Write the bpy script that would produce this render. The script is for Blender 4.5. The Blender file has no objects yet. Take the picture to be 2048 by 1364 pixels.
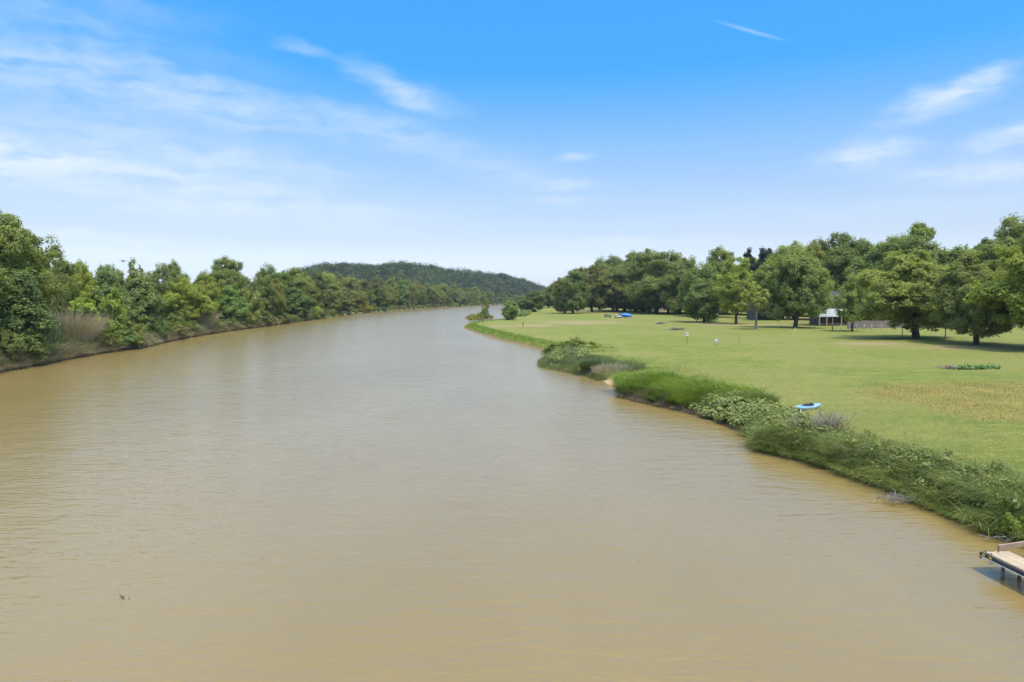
import bpy, bmesh, math, random
import numpy as np
from mathutils import Vector, Matrix

S = bpy.context.scene
R = math.radians
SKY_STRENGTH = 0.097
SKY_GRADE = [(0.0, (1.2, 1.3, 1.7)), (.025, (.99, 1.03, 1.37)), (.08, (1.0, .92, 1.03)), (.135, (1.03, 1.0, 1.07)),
             (.203, (.84, 1.06, 1.22)), (.30, (.29, 1.05, 1.58)), (.40, (.325, 1.2, 1.9)), (.56, (1.5, 1.75, 1.75)), (.8, (4.9, 4.5, 3.5))]  # last stops lift the unseen upper sky as added fill light
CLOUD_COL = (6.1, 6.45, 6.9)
# ------------------------------------------------------------------ camera
CAM_H, PITCH, FPX, CX, CY = 9.0, R(3.646), 1365.33, 1024.0, 682.0
cd = bpy.data.cameras.new('camera'); cd.lens = 24; cd.sensor_width = 36; cd.clip_end = 20000; cd.clip_start = 0.3
cam = bpy.data.objects.new('camera', cd); S.collection.objects.link(cam)
cam.location = (0, 0, CAM_H); cam.rotation_euler = (R(90) - PITCH, 0, 0)
S.camera = cam
# ------------------------------------------------------------------ light
SUN_EL, SUN_AZ = R(67), R(150)          # azimuth clockwise from +Y: high on the right
sd = bpy.data.lights.new('sun', 'SUN'); sd.energy = 2.0; sd.angle = R(3.5); sd.color = (1.0, 0.95, 0.86)
sun = bpy.data.objects.new('sun', sd); S.collection.objects.link(sun)
sv = Vector((math.sin(SUN_AZ) * math.cos(SUN_EL), math.cos(SUN_AZ) * math.cos(SUN_EL), math.sin(SUN_EL)))
sun.rotation_euler = sv.to_track_quat('Z', 'Y').to_euler()
S.view_settings.view_transform = 'Standard'; S.view_settings.look = 'None'
S.view_settings.exposure = 0.72; S.view_settings.gamma = 1.0
S.cycles.use_denoising = True
S.cycles.max_bounces = 8; S.cycles.transparent_max_bounces = 8
S.cycles.volume_bounces = 0

def px_dir(px, py):
    u, v = (px - CX) / FPX, (CY - py) / FPX
    d = Vector((u, math.cos(PITCH) + v * math.sin(PITCH), -math.sin(PITCH) + v * math.cos(PITCH)))
    return d.normalized()
def px_plane(px, py, z=0.0):
    d = px_dir(px, py); t = (z - CAM_H) / d.z
    return (d.x * t, d.y * t)

# ------------------------------------------------------------------ sky
W = bpy.data.worlds.new('World'); S.world = W; W.use_nodes = True
nt = W.node_tree; N = nt.nodes; L = nt.links; N.clear()
def nd(tree, typ, **kw):
    n = tree.nodes.new(typ)
    for k, v in kw.items(): setattr(n, k, v)
    return n
def lk(tree, a, b): tree.links.new(a, b)
def mth(tree, op, a, b=None, c=None, clamp=False):
    n = tree.nodes.new('ShaderNodeMath'); n.operation = op; n.use_clamp = clamp
    for i, x in enumerate((a, b, c)):
        if x is None: continue
        if isinstance(x, (int, float)): n.inputs[i].default_value = x
        else: tree.links.new(x, n.inputs[i])
    return n.outputs[0]
def mixc(tree, fac, a, b, blend='MIX'):
    n = tree.nodes.new('ShaderNodeMix'); n.data_type = 'RGBA'; n.blend_type = blend
    for i, x in ((0, fac), (6, a), (7, b)):
        if isinstance(x, (int, float)): n.inputs[i].default_value = x
        elif isinstance(x, tuple): n.inputs[i].default_value = (x + (1,))[:4]
        else: tree.links.new(x, n.inputs[i])
    return n.outputs[2]
def ramp(tree, fac, stops, interp='LINEAR'):
    n = tree.nodes.new('ShaderNodeValToRGB'); r = n.color_ramp; r.interpolation = interp
    while len(r.elements) < len(stops): r.elements.new(0.5)
    for e, (p, c) in zip(r.elements, stops):
        e.position = p; e.color = (c, c, c, 1) if isinstance(c, (int, float)) else (c + (1,))[:4]
    if fac is not None: tree.links.new(fac, n.inputs[0])
    return n.outputs[0]
def noise(tree, vec, scale, detail=4, rough=0.5, dist=0.0, dim='3D', lac=2.0):
    n = tree.nodes.new('ShaderNodeTexNoise'); n.noise_dimensions = dim
    n.inputs['Scale'].default_value = scale; n.inputs['Detail'].default_value = detail
    n.inputs['Roughness'].default_value = rough; n.inputs['Distortion'].default_value = dist
    n.inputs['Lacunarity'].default_value = lac
    if vec is not None: tree.links.new(vec, n.inputs['Vector'])
    return n.outputs[0]
def mapping(tree, vec, loc=(0, 0, 0), rot=(0, 0, 0), sc=(1, 1, 1), typ='POINT'):
    n = tree.nodes.new('ShaderNodeMapping'); n.vector_type = typ
    n.inputs['Location'].default_value = loc; n.inputs['Rotation'].default_value = rot; n.inputs['Scale'].default_value = sc
    tree.links.new(vec, n.inputs['Vector']); return n.outputs[0]
def smooth(tree, x, a, b, lo=0.0, hi=1.0):
    n = tree.nodes.new('ShaderNodeMapRange'); n.interpolation_type = 'SMOOTHSTEP'
    tree.links.new(x, n.inputs[0])
    for i, v in enumerate((a, b, lo, hi)): n.inputs[i + 1].default_value = v
    return n.outputs[0]

sky = nd(nt, 'ShaderNodeTexSky'); sky.sky_type = 'NISHITA'; sky.sun_disc = False
sky.sun_elevation = SUN_EL; sky.sun_rotation = SUN_AZ; sky.air_density = 1.0; sky.dust_density = 0.6; sky.ozone_density = 2.0
tc = nd(nt, 'ShaderNodeTexCoord')
sep = nd(nt, 'ShaderNodeSeparateXYZ'); lk(nt, tc.outputs['Generated'], sep.inputs[0])
az = mth(nt, 'ARCTAN2', sep.outputs[0], sep.outputs[1]); el = mth(nt, 'ARCSINE', sep.outputs[2])
cmb = nd(nt, 'ShaderNodeCombineXYZ'); lk(nt, az, cmb.inputs[0]); lk(nt, el, cmb.inputs[1])
ae = cmb.outputs[0]
# deeper blue in view; unseen sky overhead brightened as added fill light; pale near the horizon
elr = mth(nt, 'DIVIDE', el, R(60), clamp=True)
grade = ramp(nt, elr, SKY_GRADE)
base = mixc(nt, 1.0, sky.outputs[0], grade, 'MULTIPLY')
# thin cirrus, laid out by compass direction and elevation
wob = noise(nt, mapping(nt, ae, rot=(0, 0, R(-9)), sc=(4, 13, 1)), 2.2, 5, 0.6)
wob2 = noise(nt, mapping(nt, ae, loc=(7, 3, 0), sc=(5, 9, 1)), 3.0, 4, 0.6)
cw = nd(nt, 'ShaderNodeCombineXYZ')
lk(nt, mth(nt, 'MULTIPLY_ADD', mth(nt, 'SUBTRACT', wob, 0.5), 0.07, az), cw.inputs[0])
lk(nt, mth(nt, 'MULTIPLY_ADD', mth(nt, 'SUBTRACT', wob2, 0.5), 0.03, el), cw.inputs[1])
aw = cw.outputs[0]
def azel(px, py):
    d = px_dir(px, py); return math.atan2(d.x, d.y), math.asin(d.z)
# px, py, half-length px, half-width px, slope (deg, + = falls to the right), strength, plain (no fibres)
CLOUDS = [
    (60, 40, 330, 130, 14, .36), (250, 165, 420, 34, 7, .28), (560, 194, 260, 14, 7, .32), (30, 140, 180, 36, 6, .22),
    (735, 145, 55, 24, 14, .32), (845, 202, 80, 22, 10, .5), (790, 175, 70, 24, 24, .32), (610, 98, 46, 10, 8, .4),
    (150, 300, 480, 80, 5, .32), (430, 325, 220, 34, 3, .34), (40, 328, 110, 20, 4, .8), (0, 280, 40, 18, 0, .8), (250, 345, 460, 18, 6, .5),
    (600, 245, 260, 30, 8, .25), (780, 260, 120, 22, 16, .28), (980, 330, 170, 34, 14, .34), (1130, 370, 70, 12, 0, .4), (1150, 314, 36, 8, 0, .75), (1130, 401, 70, 7, -1, .5),
    (1885, 198, 80, 24, -14, .95), (1955, 160, 50, 13, -18, .6), (1735, 308, 78, 24, -6, 1.0), (2030, 272, 70, 20, -10, .8), (1960, 348, 130, 20, 3, .75),
    (1750, 420, 320, 20, 0, .22),
    (180, 474, 130, 9, 1, .7), (270, 504, 230, 8, 1, .75), (560, 440, 320, 22, 2, .3), (1300, 485, 260, 10, 0, .45), (1000, 520, 420, 20, 0, .4), (260, 390, 420, 18, 2, .35),
]
tot = None
for (px, py, a, b, sl, st) in CLOUDS:
    c = azel(px, py)
    v = mapping(nt, aw, loc=(c[0], c[1], 0), rot=(0, 0, R(-sl)), sc=(a / FPX, b / FPX, 1), typ='TEXTURE')
    ln = nd(nt, 'ShaderNodeVectorMath', operation='LENGTH'); lk(nt, v, ln.inputs[0])
    m = mth(nt, 'MULTIPLY', smooth(nt, ln.outputs['Value'], 0.0, 1.7, 1, 0), st * .78)
    tot = m if tot is None else mth(nt, 'ADD', tot, m)
fib = noise(nt, mapping(nt, aw, rot=(0, 0, R(-7)), sc=(3, 22, 1)), 2.4, 4, 0.5)
fib2 = noise(nt, mapping(nt, aw, rot=(0, 0, R(12)), sc=(8, 15, 1)), 3.2, 5, 0.58)
fb = mth(nt, 'MULTIPLY', smooth(nt, mth(nt, 'ADD', mth(nt, 'MULTIPLY', fib, 0.6), mth(nt, 'MULTIPLY', fib2, 0.4)), 0.2, 0.75), 1.0)
cl = mth(nt, 'MULTIPLY', tot, fb)
# a short vapour trail high on the right
c1, c2 = azel(1415, 37), azel(1592, 86)
sl = math.atan2(c2[1] - c1[1], c2[0] - c1[0])
v = mapping(nt, ae, loc=((c1[0] + c2[0]) / 2, (c1[1] + c2[1]) / 2, 0), rot=(0, 0, sl), sc=(math.hypot(c2[0] - c1[0], c2[1] - c1[1]) / 2, 5 / FPX, 1), typ='TEXTURE')
ln = nd(nt, 'ShaderNodeVectorMath', operation='LENGTH'); lk(nt, v, ln.inputs[0])
cl = mth(nt, 'ADD', cl, mth(nt, 'MULTIPLY', smooth(nt, ln.outputs['Value'], 0.0, 1.1, 1, 0), 0.22))
cl = mth(nt, 'MINIMUM', cl, 0.92)
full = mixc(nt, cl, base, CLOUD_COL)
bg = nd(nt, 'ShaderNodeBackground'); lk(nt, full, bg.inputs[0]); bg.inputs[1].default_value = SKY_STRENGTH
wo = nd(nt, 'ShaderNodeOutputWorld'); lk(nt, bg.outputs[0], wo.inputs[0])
# ------------------------------------------------------------------ helpers
COL = S.collection
def tag(o, label=None, cat=None, group=None, kind=None):
    for k, v in (('label', label), ('category', cat), ('group', group), ('kind', kind)):
        if v: o[k] = v
    return o
def empty(name, loc, rz=0.0):
    o = bpy.data.objects.new(name, None); COL.objects.link(o)
    o.location = loc; o.rotation_euler = (0, 0, rz); o.empty_display_size = 0.3
    return o
def link(name, me, mat=None, parent=None):
    o = bpy.data.objects.new(name, me); COL.objects.link(o)
    if mat and not me.materials: me.materials.append(mat)
    if parent: o.parent = parent
    return o
def quads_mesh(name, V, F, tint=None, smooth=False, mat=None):
    """V (n,3), F (m,4) numpy arrays, optional tint per vertex"""
    me = bpy.data.meshes.new(name)
    V = np.asarray(V, np.float32); F = np.asarray(F, np.int32); k = F.shape[1]
    me.vertices.add(len(V)); me.vertices.foreach_set('co', V.ravel())
    me.loops.add(F.size); me.loops.foreach_set('vertex_index', F.ravel())
    me.polygons.add(len(F))
    me.polygons.foreach_set('loop_start', np.arange(0, F.size, k, dtype=np.int32))
    me.polygons.foreach_set('use_smooth', np.full(len(F), smooth))
    if tint is not None:
        for nm, arr in (tint.items() if isinstance(tint, dict) else [('tint', tint)]):
            a = me.attributes.new(nm, 'FLOAT', 'POINT'); a.data.foreach_set('value', np.asarray(arr, np.float32))
    me.update(calc_edges=True)
    if mat: me.materials.append(mat)
    return me

class MB:
    """collects simple shapes and links them as one mesh object"""
    def __init__(self): self.bm = bmesh.new()
    def _add(self, vs, fs):
        v = [self.bm.verts.new(p) for p in vs]
        for f in fs:
            try: self.bm.faces.new([v[i] for i in f])
            except ValueError: pass
        return v
    def box(self, c, s, rot=None, bev=0.0, top=(1, 1)):
        hx, hy, hz = s[0] / 2, s[1] / 2, s[2] / 2
        pts = [Vector((x * hx * (top[0] if z > 0 else 1), y * hy * (top[1] if z > 0 else 1), z * hz)) for z in (-1, 1) for y in (-1, 1) for x in (-1, 1)]
        M = rot if rot is not None else Matrix.Identity(3)
        v = self._add([M @ p + Vector(c) for p in pts], [(0, 2, 3, 1), (4, 5, 7, 6), (0, 1, 5, 4), (2, 6, 7, 3), (0, 4, 6, 2), (1, 3, 7, 5)])
        if bev:
            es = list({e for q in v for e in q.link_edges})
            bmesh.ops.bevel(self.bm, geom=es, offset=bev, segments=2, affect='EDGES', profile=0.6)
        return self
    def tube(self, pts, rad, n=8, cap=True):
        pts = [Vector(p) for p in pts]; rad = rad if isinstance(rad, (list, tuple)) else [rad] * len(pts)
        rings = []
        for i, p in enumerate(pts):
            d = (pts[min(i + 1, len(pts) - 1)] - pts[max(i - 1, 0)]).normalized()
            a = d.orthogonal().normalized() if i == 0 else (ax - d * ax.dot(d)).normalized()
            ax = a; b = d.cross(a)
            rings.append([self.bm.verts.new(p + (a * math.cos(t) + b * math.sin(t)) * rad[i]) for t in [2 * math.pi * k / n for k in range(n)]])
        for r0, r1 in zip(rings, rings[1:]):
            for k in range(n):
                f = self.bm.faces.new((r0[k], r0[(k + 1) % n], r1[(k + 1) % n], r1[k])); f.smooth = True
        if cap and n > 2:
            self.bm.faces.new(rings[0][::-1]); self.bm.faces.new(rings[-1])
        return self
    def cyl(self, c, r, h, axis='Z', n=16):
        d = {'X': Vector((1, 0, 0)), 'Y': Vector((0, 1, 0)), 'Z': Vector((0, 0, 1))}[axis]
        c = Vector(c); return self.tube([c - d * h / 2, c + d * h / 2], r, n)
    def prism(self, poly, axis, a, b):
        """polygon of (u, w) extruded along an axis from a to b"""
        def P(u, w, t): return {'X': (t, u, w), 'Y': (u, t, w), 'Z': (u, w, t)}[axis]
        n = len(poly)
        self._add([P(u, w, a) for u, w in poly] + [P(u, w, b) for u, w in poly],
                  [tuple(range(n))[::-1], tuple(range(n, 2 * n))] + [(i, (i + 1) % n, n + (i + 1) % n, n + i) for i in range(n)])
        return self
    def ball(self, c, r, sc=(1, 1, 1), seg=12):
        M = Matrix.Translation(c) @ Matrix.Diagonal((r * sc[0], r * sc[1], r * sc[2], 1))
        g = bmesh.ops.create_uvsphere(self.bm, u_segments=seg, v_segments=max(6, seg // 2), radius=1, matrix=M)
        for v in g['verts']:
            for f in v.link_faces: f.smooth = True
        return self
    def mesh(self, name, mat=None):
        bmesh.ops.recalc_face_normals(self.bm, faces=self.bm.faces)
        me = bpy.data.meshes.new(name); self.bm.to_mesh(me); self.bm.free()
        if mat: me.materials.append(mat)
        return me
    def build(self, name, mat, parent=None): return link(name, self.mesh(name, mat), None, parent)

# ------------------------------------------------------------------ materials
def new_mat(name):
    m = bpy.data.materials.new(name); m.use_nodes = True; t = m.node_tree
    return m, t, t.nodes['Principled BSDF'], t.nodes['Material Output']
def setp(b, **kw):
    for k, v in kw.items():
        n = {'base': 'Base Color', 'rough': 'Roughness', 'metal': 'Metallic', 'spec': 'Specular IOR Level'}.get(k, k)
        b.inputs[n].default_value = (v + (1,))[:4] if isinstance(v, tuple) else v
def foliage_mat(name, dark, light, transl=0.5, rough=0.55, hue=0.02, val=0.25):
    m, t, b, out = new_mat(name)
    at = nd(t, 'ShaderNodeAttribute', attribute_name='tint'); oi = nd(t, 'ShaderNodeObjectInfo')
    c = mixc(t, at.outputs['Fac'], dark, light)
    c = mixc(t, 1.0, c, oi.outputs['Color'], 'MULTIPLY')
    h = nd(t, 'ShaderNodeHueSaturation')
    lk(t, mth(t, 'MULTIPLY_ADD', oi.outputs['Random'], hue, 0.5 - hue / 2), h.inputs['Hue'])
    lk(t, mth(t, 'MULTIPLY_ADD', mth(t, 'FRACT', mth(t, 'MULTIPLY', oi.outputs['Random'], 7.31)), val, 1 - val / 2), h.inputs['Value'])
    lk(t, c, h.inputs['Color']); c = h.outputs[0]
    lk(t, c, b.inputs['Base Color']); setp(b, rough=rough, spec=0.25)
    tr = nd(t, 'ShaderNodeBsdfTranslucent'); lk(t, mixc(t, 1.0, c, (1.15, 1.2, 0.55), 'MULTIPLY'), tr.inputs[0])
    mx = nd(t, 'ShaderNodeMixShader'); mx.inputs[0].default_value = transl
    lk(t, b.outputs[0], mx.inputs[1]); lk(t, tr.outputs[0], mx.inputs[2]); lk(t, mx.outputs[0], out.inputs[0])
    return m
def solid(name, base, rough=0.6, metal=0.0, var=0.12, scale=3.0, spec=0.4, bump=0.0):
    m, t, b, out = new_mat(name)
    tcn = nd(t, 'ShaderNodeTexCoord')
    n = noise(t, tcn.outputs['Object'], scale, 5, 0.6)
    lo = tuple(x * (1 - var) for x in base); hi = tuple(min(1, x * (1 + var)) for x in base)
    lk(t, mixc(t, smooth(t, n, 0.3, 0.7), lo, hi), b.inputs['Base Color']); setp(b, rough=rough, metal=metal, spec=spec)
    if bump:
        bp = nd(t, 'ShaderNodeBump'); bp.inputs['Distance'].default_value = bump
        lk(t, noise(t, tcn.outputs['Object'], scale * 4, 4, 0.6), bp.inputs['Height']); lk(t, bp.outputs[0], b.inputs['Normal'])
    return m
def wood_mat(name, a, bcol, sc=(1, 1, 1), rough=0.75):
    m, t, b, out = new_mat(name)
    tcn = nd(t, 'ShaderNodeTexCoord')
    n = noise(t, mapping(t, tcn.outputs['Object'], sc=sc), 6, 6, 0.65, 0.4)
    n2 = noise(t, tcn.outputs['Object'], 1.3, 3, 0.5)
    c = mixc(t, smooth(t, n, 0.3, 0.72), a, bcol)
    c = mixc(t, mth(t, 'MULTIPLY', smooth(t, n2, 0.4, 0.75), 0.35), c, tuple(x * 0.6 for x in a))
    lk(t, c, b.inputs['Base Color']); setp(b, rough=rough, spec=0.25)
    bp = nd(t, 'ShaderNodeBump'); bp.inputs['Distance'].default_value = 0.01; lk(t, n, bp.inputs['Height']); lk(t, bp.outputs[0], b.inputs['Normal'])
    return m

M = {}
M['leaf_mid'] = foliage_mat('leaf_mid', (.185, .212, .062), (.360, .380, .115))
M['leaf_dark'] = foliage_mat('leaf_dark', (.125, .160, .052), (.27, .31, .10), 0.28)
M['leaf_juniper'] = foliage_mat('leaf_juniper', (.018, .034, .014), (.042, .068, .026), 0.1)
M['leaf_far'] = foliage_mat('leaf_far', (.030, .052, .020), (.135, .175, .056), 0.25)
M['vine'] = foliage_mat('vine', (.13, .165, .04), (.34, .37, .12), 0.3)
M['grass_dark'] = foliage_mat('grass_dark', (.090, .132, .030), (.350, .375, .10), 0.3, hue=0)
M['sedge'] = foliage_mat('sedge', (.100, .155, .024), (.29, .37, .055), 0.35, hue=0)
M['reed'] = foliage_mat('reed', (.09, .115, .040), (.25, .28, .11), 0.3, hue=0)
M['dry_grass'] = foliage_mat('dry_grass', (.22, .17, .10), (.50, .42, .27), 0.25, hue=0)
M['cane'] = foliage_mat('cane', (.27, .21, .13), (.58, .48, .33), 0.2, hue=0)
M['bark'] = solid('bark', (.075, .060, .048), 0.9, var=.5, scale=5, spec=.15, bump=.05)
M['bark_grey'] = solid('bark_grey', (.19, .165, .14), 0.9, var=.45, scale=5, spec=.15, bump=.04)
M['deadwood'] = solid('deadwood', (.25, .21, .18), 0.85, var=.35, scale=4, spec=.2)
M['log'] = solid('log', (.42, .29, .17), 0.85, var=.3, scale=4, spec=.2)
M['deck'] = wood_mat('deck', (.42, .30, .185), (.60, .46, .30), (9, .8, 9))
M['beam'] = wood_mat('beam', (.30, .20, .13), (.48, .35, .24), (1, 9, 9))
M['fence_wood'] = wood_mat('fence_wood', (.17, .135, .11), (.28, .23, .185), (6, 6, .6))
M['steel_dark'] = solid('steel_dark', (.055, .047, .044), .5, .3, var=.4, scale=6)
M['rust'] = solid('rust', (.16, .105, .075), .8, .1, var=.45, scale=7)
M['yellow'] = solid('yellow', (.80, .52, .03), .4, var=.06)
M['black'] = solid('black', (.02, .02, .021), .5, var=.2)
M['rubber'] = solid('rubber', (.022, .022, .022), .85, var=.2)
M['white'] = solid('white', (.74, .74, .72), .5, var=.06, scale=1.5)
M['blue_hull'] = solid('blue_hull', (.24, .42, .68), .3, var=.10, scale=2)
M['pale_hull'] = solid('pale_hull', (.62, .66, .72), .35, var=.06, scale=2)
M['tarp'] = solid('tarp', (.02, .18, .80), .4, var=.15, scale=2.0)
M['maroon'] = solid('maroon', (.20, .05, .05), .5, var=.15)
M['cart_grey'] = solid('cart_grey', (.14, .12, .12), .5, .2, var=.3)
M['metal'] = solid('metal', (.42, .43, .45), .4, .6, var=.1)
M['grey_slat'] = solid('grey_slat', (.30, .32, .37), .5, var=.1)
M['car_paint'] = solid('car_paint', (.60, .50, .47), .3, var=.05)
M['glass'] = solid('glass', (.03, .035, .04), .08, var=.1, spec=.6)
M['roof'] = solid('roof', (.16, .15, .15), .9, var=.25, scale=3)
M['stone'] = solid('stone', (.42, .36, .32), .85, var=.25, scale=1.2)
M['siding'] = solid('siding', (.40, .40, .38), .7, var=.1)
M['dark_wall'] = solid('dark_wall', (.10, .085, .075), .8, var=.2)
M['stone_red'] = solid('stone_red', (.26, .13, .10), .85, var=.3, scale=2)
M['post_green'] = solid('post_green', (.10, .11, .08), .7, var=.3)
M['tan_box'] = solid('tan_box', (.36, .27, .18), .8, var=.2)

# ------------------------------------------------------------------ river outline and terrain
RIGHT_PX = [(2048, 1090), (1985, 1068), (1900, 1032), (1800, 988), (1700, 952), (1600, 921), (1512, 899), (1500, 872), (1440, 847), (1390, 828), (1300, 809),
            (1232, 793), (1222, 772), (1195, 757), (1140, 745), (1088, 735), (1086, 724), (1100, 714), (1104, 708), (1085, 702), (1060, 694), (1000, 680), (960, 668),
            (926, 656), (942, 650), (1000, 643), (1022, 638), (1036, 630), (1042, 622), (1046, 615)]
LEFT_PX = [(-300, 806), (0, 744), (60, 733), (150, 716), (205, 706), (240, 701), (280, 697), (330, 684), (400, 671), (450, 663), (560, 649), (640, 638), (710, 628), (800, 620), (900, 614), (1000, 609), (1060, 606.6)]
right = [(70, -600), (42, -100), (27, 8), (22.5, 18)] + [px_plane(*p) for p in RIGHT_PX] + [(24, 700), (80, 800), (300, 950), (900, 1100)]
left = [(-120, -600), (-80, -100), (-70, 20)] + [px_plane(*p) for p in LEFT_PX] + [(90, 1190), (330, 1380), (900, 1560)]
right, left = np.array(right), np.array(left)
river = np.vstack([right, left[::-1]])
def seg_dist(P, line, closed=False):
    A = line; B = np.roll(line, -1, 0) if closed else line[1:]
    A = A if closed else A[:-1]
    best = np.full(len(P), 1e18)
    for a, b in zip(A, B):
        d = b - a; q = P - a
        t = np.clip((q @ d) / max(d @ d, 1e-9), 0, 1)
        best = np.minimum(best, ((q - t[:, None] * d) ** 2).sum(1))
    return np.sqrt(best)
def inside(P, poly):
    x, y = P[:, 0], P[:, 1]; c = np.zeros(len(P), bool)
    for a, b in zip(poly, np.roll(poly, -1, 0)):
        if a[1] == b[1]: continue
        m = ((a[1] > y) != (b[1] > y)) & (x < (b[0] - a[0]) * (y - a[1]) / (b[1] - a[1]) + a[0])
        c ^= m
    return c
def sstep(x, a, b):
    t = np.clip((x - a) / (b - a), 0, 1); return t * t * (3 - 2 * t)
ISL = np.array(px_plane(960, 637))
def shore(P):
    """signed distance to the water's edge (+ on land), and whether the point lies on the left side"""
    dr, dl = seg_dist(P, right), seg_dist(P, left)
    s = np.minimum(dr, dl); w = inside(P, river)
    return np.where(w, -s, s), dl < dr
def hump(P, seed, k):
    r = np.random.default_rng(seed); z = np.zeros(len(P))
    for _ in range(6):
        a = r.uniform(0, 2 * np.pi); f = k * r.uniform(.6, 1.7); z += np.sin((P[:, 0] * np.cos(a) + P[:, 1] * np.sin(a)) * f + r.uniform(0, 6.3))
    return z / 6
HX = [300, 505, 540, 570, 590, 650, 800, 870, 950, 1000, 1040, 1080, 1095, 1112]
HT = [592, 584, 566, 552, 542, 533, 529, 535, 545, 551, 558, 573, 583, 593]
def terrain(P):
    P = np.atleast_2d(np.asarray(P, float)); s, lf = shore(P)
    s2 = s + 0.35 * hump(P, 3, 1.1) * (np.abs(s) < 6)
    # the near right bank has a low cut edge, the left bank a higher one
    land_r = 0.80 * sstep(s2, 0.0, 1.3) + 0.42 * sstep(s2, 1.2, 5.5) + 0.0075 * np.clip(s, 0, 250) + 0.16 * hump(P, 5, .11) * sstep(s, 3, 14) + 0.03 * hump(P, 8, .9) * sstep(s, 3, 8)
    land_l = 1.25 * sstep(s2, 0.0, 1.6) + 0.9 * sstep(s2, 1.5, 7) + 0.004 * np.clip(s, 0, 300) + 0.2 * hump(P, 6, .2) * sstep(s, 3, 10)
    # the sandy inlet slopes gently
    cove = np.exp(-(((P - np.array(px_plane(1216, 768))) ** 2).sum(1)) / (2 * 2.2 ** 2))
    land_r = land_r * (1 - 0.75 * cove)
    z = np.where(lf, land_l, land_r)
    z = np.where(s < 0, np.maximum(-1.6, s * 0.45), z)
    q = (P - ISL) @ np.array([[math.cos(.95), -math.sin(.95)], [math.sin(.95), math.cos(.95)]])
    isl = 1 - np.sqrt((q[:, 0] / 10.0) ** 2 + (q[:, 1] / 3.6) ** 2)
    z = np.maximum(z, np.clip(isl * 2.2, -2, .8))
    # wooded hill on the far left side
    y = np.maximum(P[:, 1], 1.0); px = CX + FPX * P[:, 0] / y
    crest = np.interp(px, [800, 1000, 1095], [950, 1130, 1300])
    top = CAM_H + (595 - np.interp(px, HX, HT)) / FPX * crest - 8
    prof = np.where(P[:, 1] < crest, np.exp(-((P[:, 1] - crest) / 150) ** 2), np.exp(-((P[:, 1] - crest) / 260) ** 2))
    z = z + np.where(lf & (P[:, 1] > 200) & (s > 0), np.clip(top - 2.5 + 4.5 * hump(P, 17, .035) + 2.5 * hump(P, 19, .09), 0, 99) * prof * sstep(s, 5, 70), 0)
    return z
def zg(x, y): return float(terrain([(x, y)])[0])
def ground_at(px, py):
    z = 1.3
    for _ in range(12):
        x, y = px_plane(px, py, min(z, 8.0)); z = 0.5 * z + 0.5 * zg(x, y)
    return Vector((x, y, zg(x, y)))
def scale_at(y): return FPX / y          # pixels per metre at that depth

rs = np.concatenate([[.5, 2, 4], np.geomspace(6, 12, 20, endpoint=False), np.geomspace(12, 500, 420, endpoint=False), np.geomspace(500, 1600, 110, endpoint=False), np.geomspace(1600, 4000, 16)])
th = np.concatenate([np.linspace(-180, -50, 60, endpoint=False), np.linspace(-50, 50, 520), np.linspace(50, 180, 61)[1:-1]])
TH, RR = np.meshgrid(np.radians(th), rs)
gx, gy = (RR * np.sin(TH)).ravel(), (RR * np.cos(TH)).ravel()
GP = np.stack([gx, gy], 1); gz = terrain(GP); gs, glf = shore(GP)
nr, nt_ = len(rs), len(th)
ii = np.arange(nr - 1)[:, None] * nt_; jj = np.arange(nt_)[None, :]; j2 = (jj + 1) % nt_
GF = np.stack([ii + jj, ii + j2, ii + nt_ + j2, ii + nt_ + jj], -1).reshape(-1, 4)[:, ::-1]
def blob(px, py, rx, ry, rot=0.0):
    """an oval area on the lawn, sized in metres"""
    c = np.array(ground_at(px, py)[:2]); q = GP - c; ca, sa = math.cos(R(rot)), math.sin(R(rot))
    u, v = q[:, 0] * ca + q[:, 1] * sa, -q[:, 0] * sa + q[:, 1] * ca
    return np.sqrt((u / rx) ** 2 + (v / ry) ** 2)
def quad_area(pts):
    w = np.array([ground_at(*p)[:2] for p in pts]); d = seg_dist(GP, w, True); return np.where(inside(GP, w), d, -d)
dry = np.zeros(len(GP))
dry = np.maximum(dry, sstep(quad_area([(1700, 783), (1790, 766), (2110, 762), (2300, 850), (1960, 842)]), -1.0, 2.0))
worn = np.zeros(len(GP))
for a in [(1065, 651, 9, 14), (1165, 645, 16, 18), (1000, 652, 5, 8), (1180, 622, 26, 30), (1330, 622, 12, 12), (1745, 687, 9, 5), (1935, 695, 11, 5), (1640, 648, 9, 8), (1500, 650, 14, 6), (1430, 648, 8, 10), (1420, 618, 30, 20), (1640, 638, 25, 25)]:
    worn = np.maximum(worn, 1 - sstep(blob(*a), 0.2, 1.15))
verge = (1 - sstep(gs + .6 * hump(GP, 21, .8), 2.4, 3.4)) * (~glf) * (1 - sstep(GP[:, 1], 42, 50)) * (gs > 0)
sand = np.zeros(len(GP))
for a in [(1214, 766, 2.6, 2.6), (1200, 759, 3, 2.0), (1524, 819, 1.7, .9), (1562, 832, 1.0, .7), (1235, 760, 2, 1.5), (1110, 708, 3, 2.5)]:
    sand = np.maximum(sand, 1 - sstep(blob(*a), 0.35, 1.1))
gme = quads_mesh('ground', np.stack([gx, gy, gz], 1), GF, {'shore': np.clip(gs, -30, 300), 'leftside': glf.astype(float), 'dry': dry, 'worn': worn, 'verge': verge, 'sand': sand}, smooth=True)
m, t, b, out = new_mat('ground')
geo = nd(t, 'ShaderNodeNewGeometry'); P3 = geo.outputs['Position']
def attr(nm): return nd(t, 'ShaderNodeAttribute', attribute_name=nm).outputs['Fac']
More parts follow.
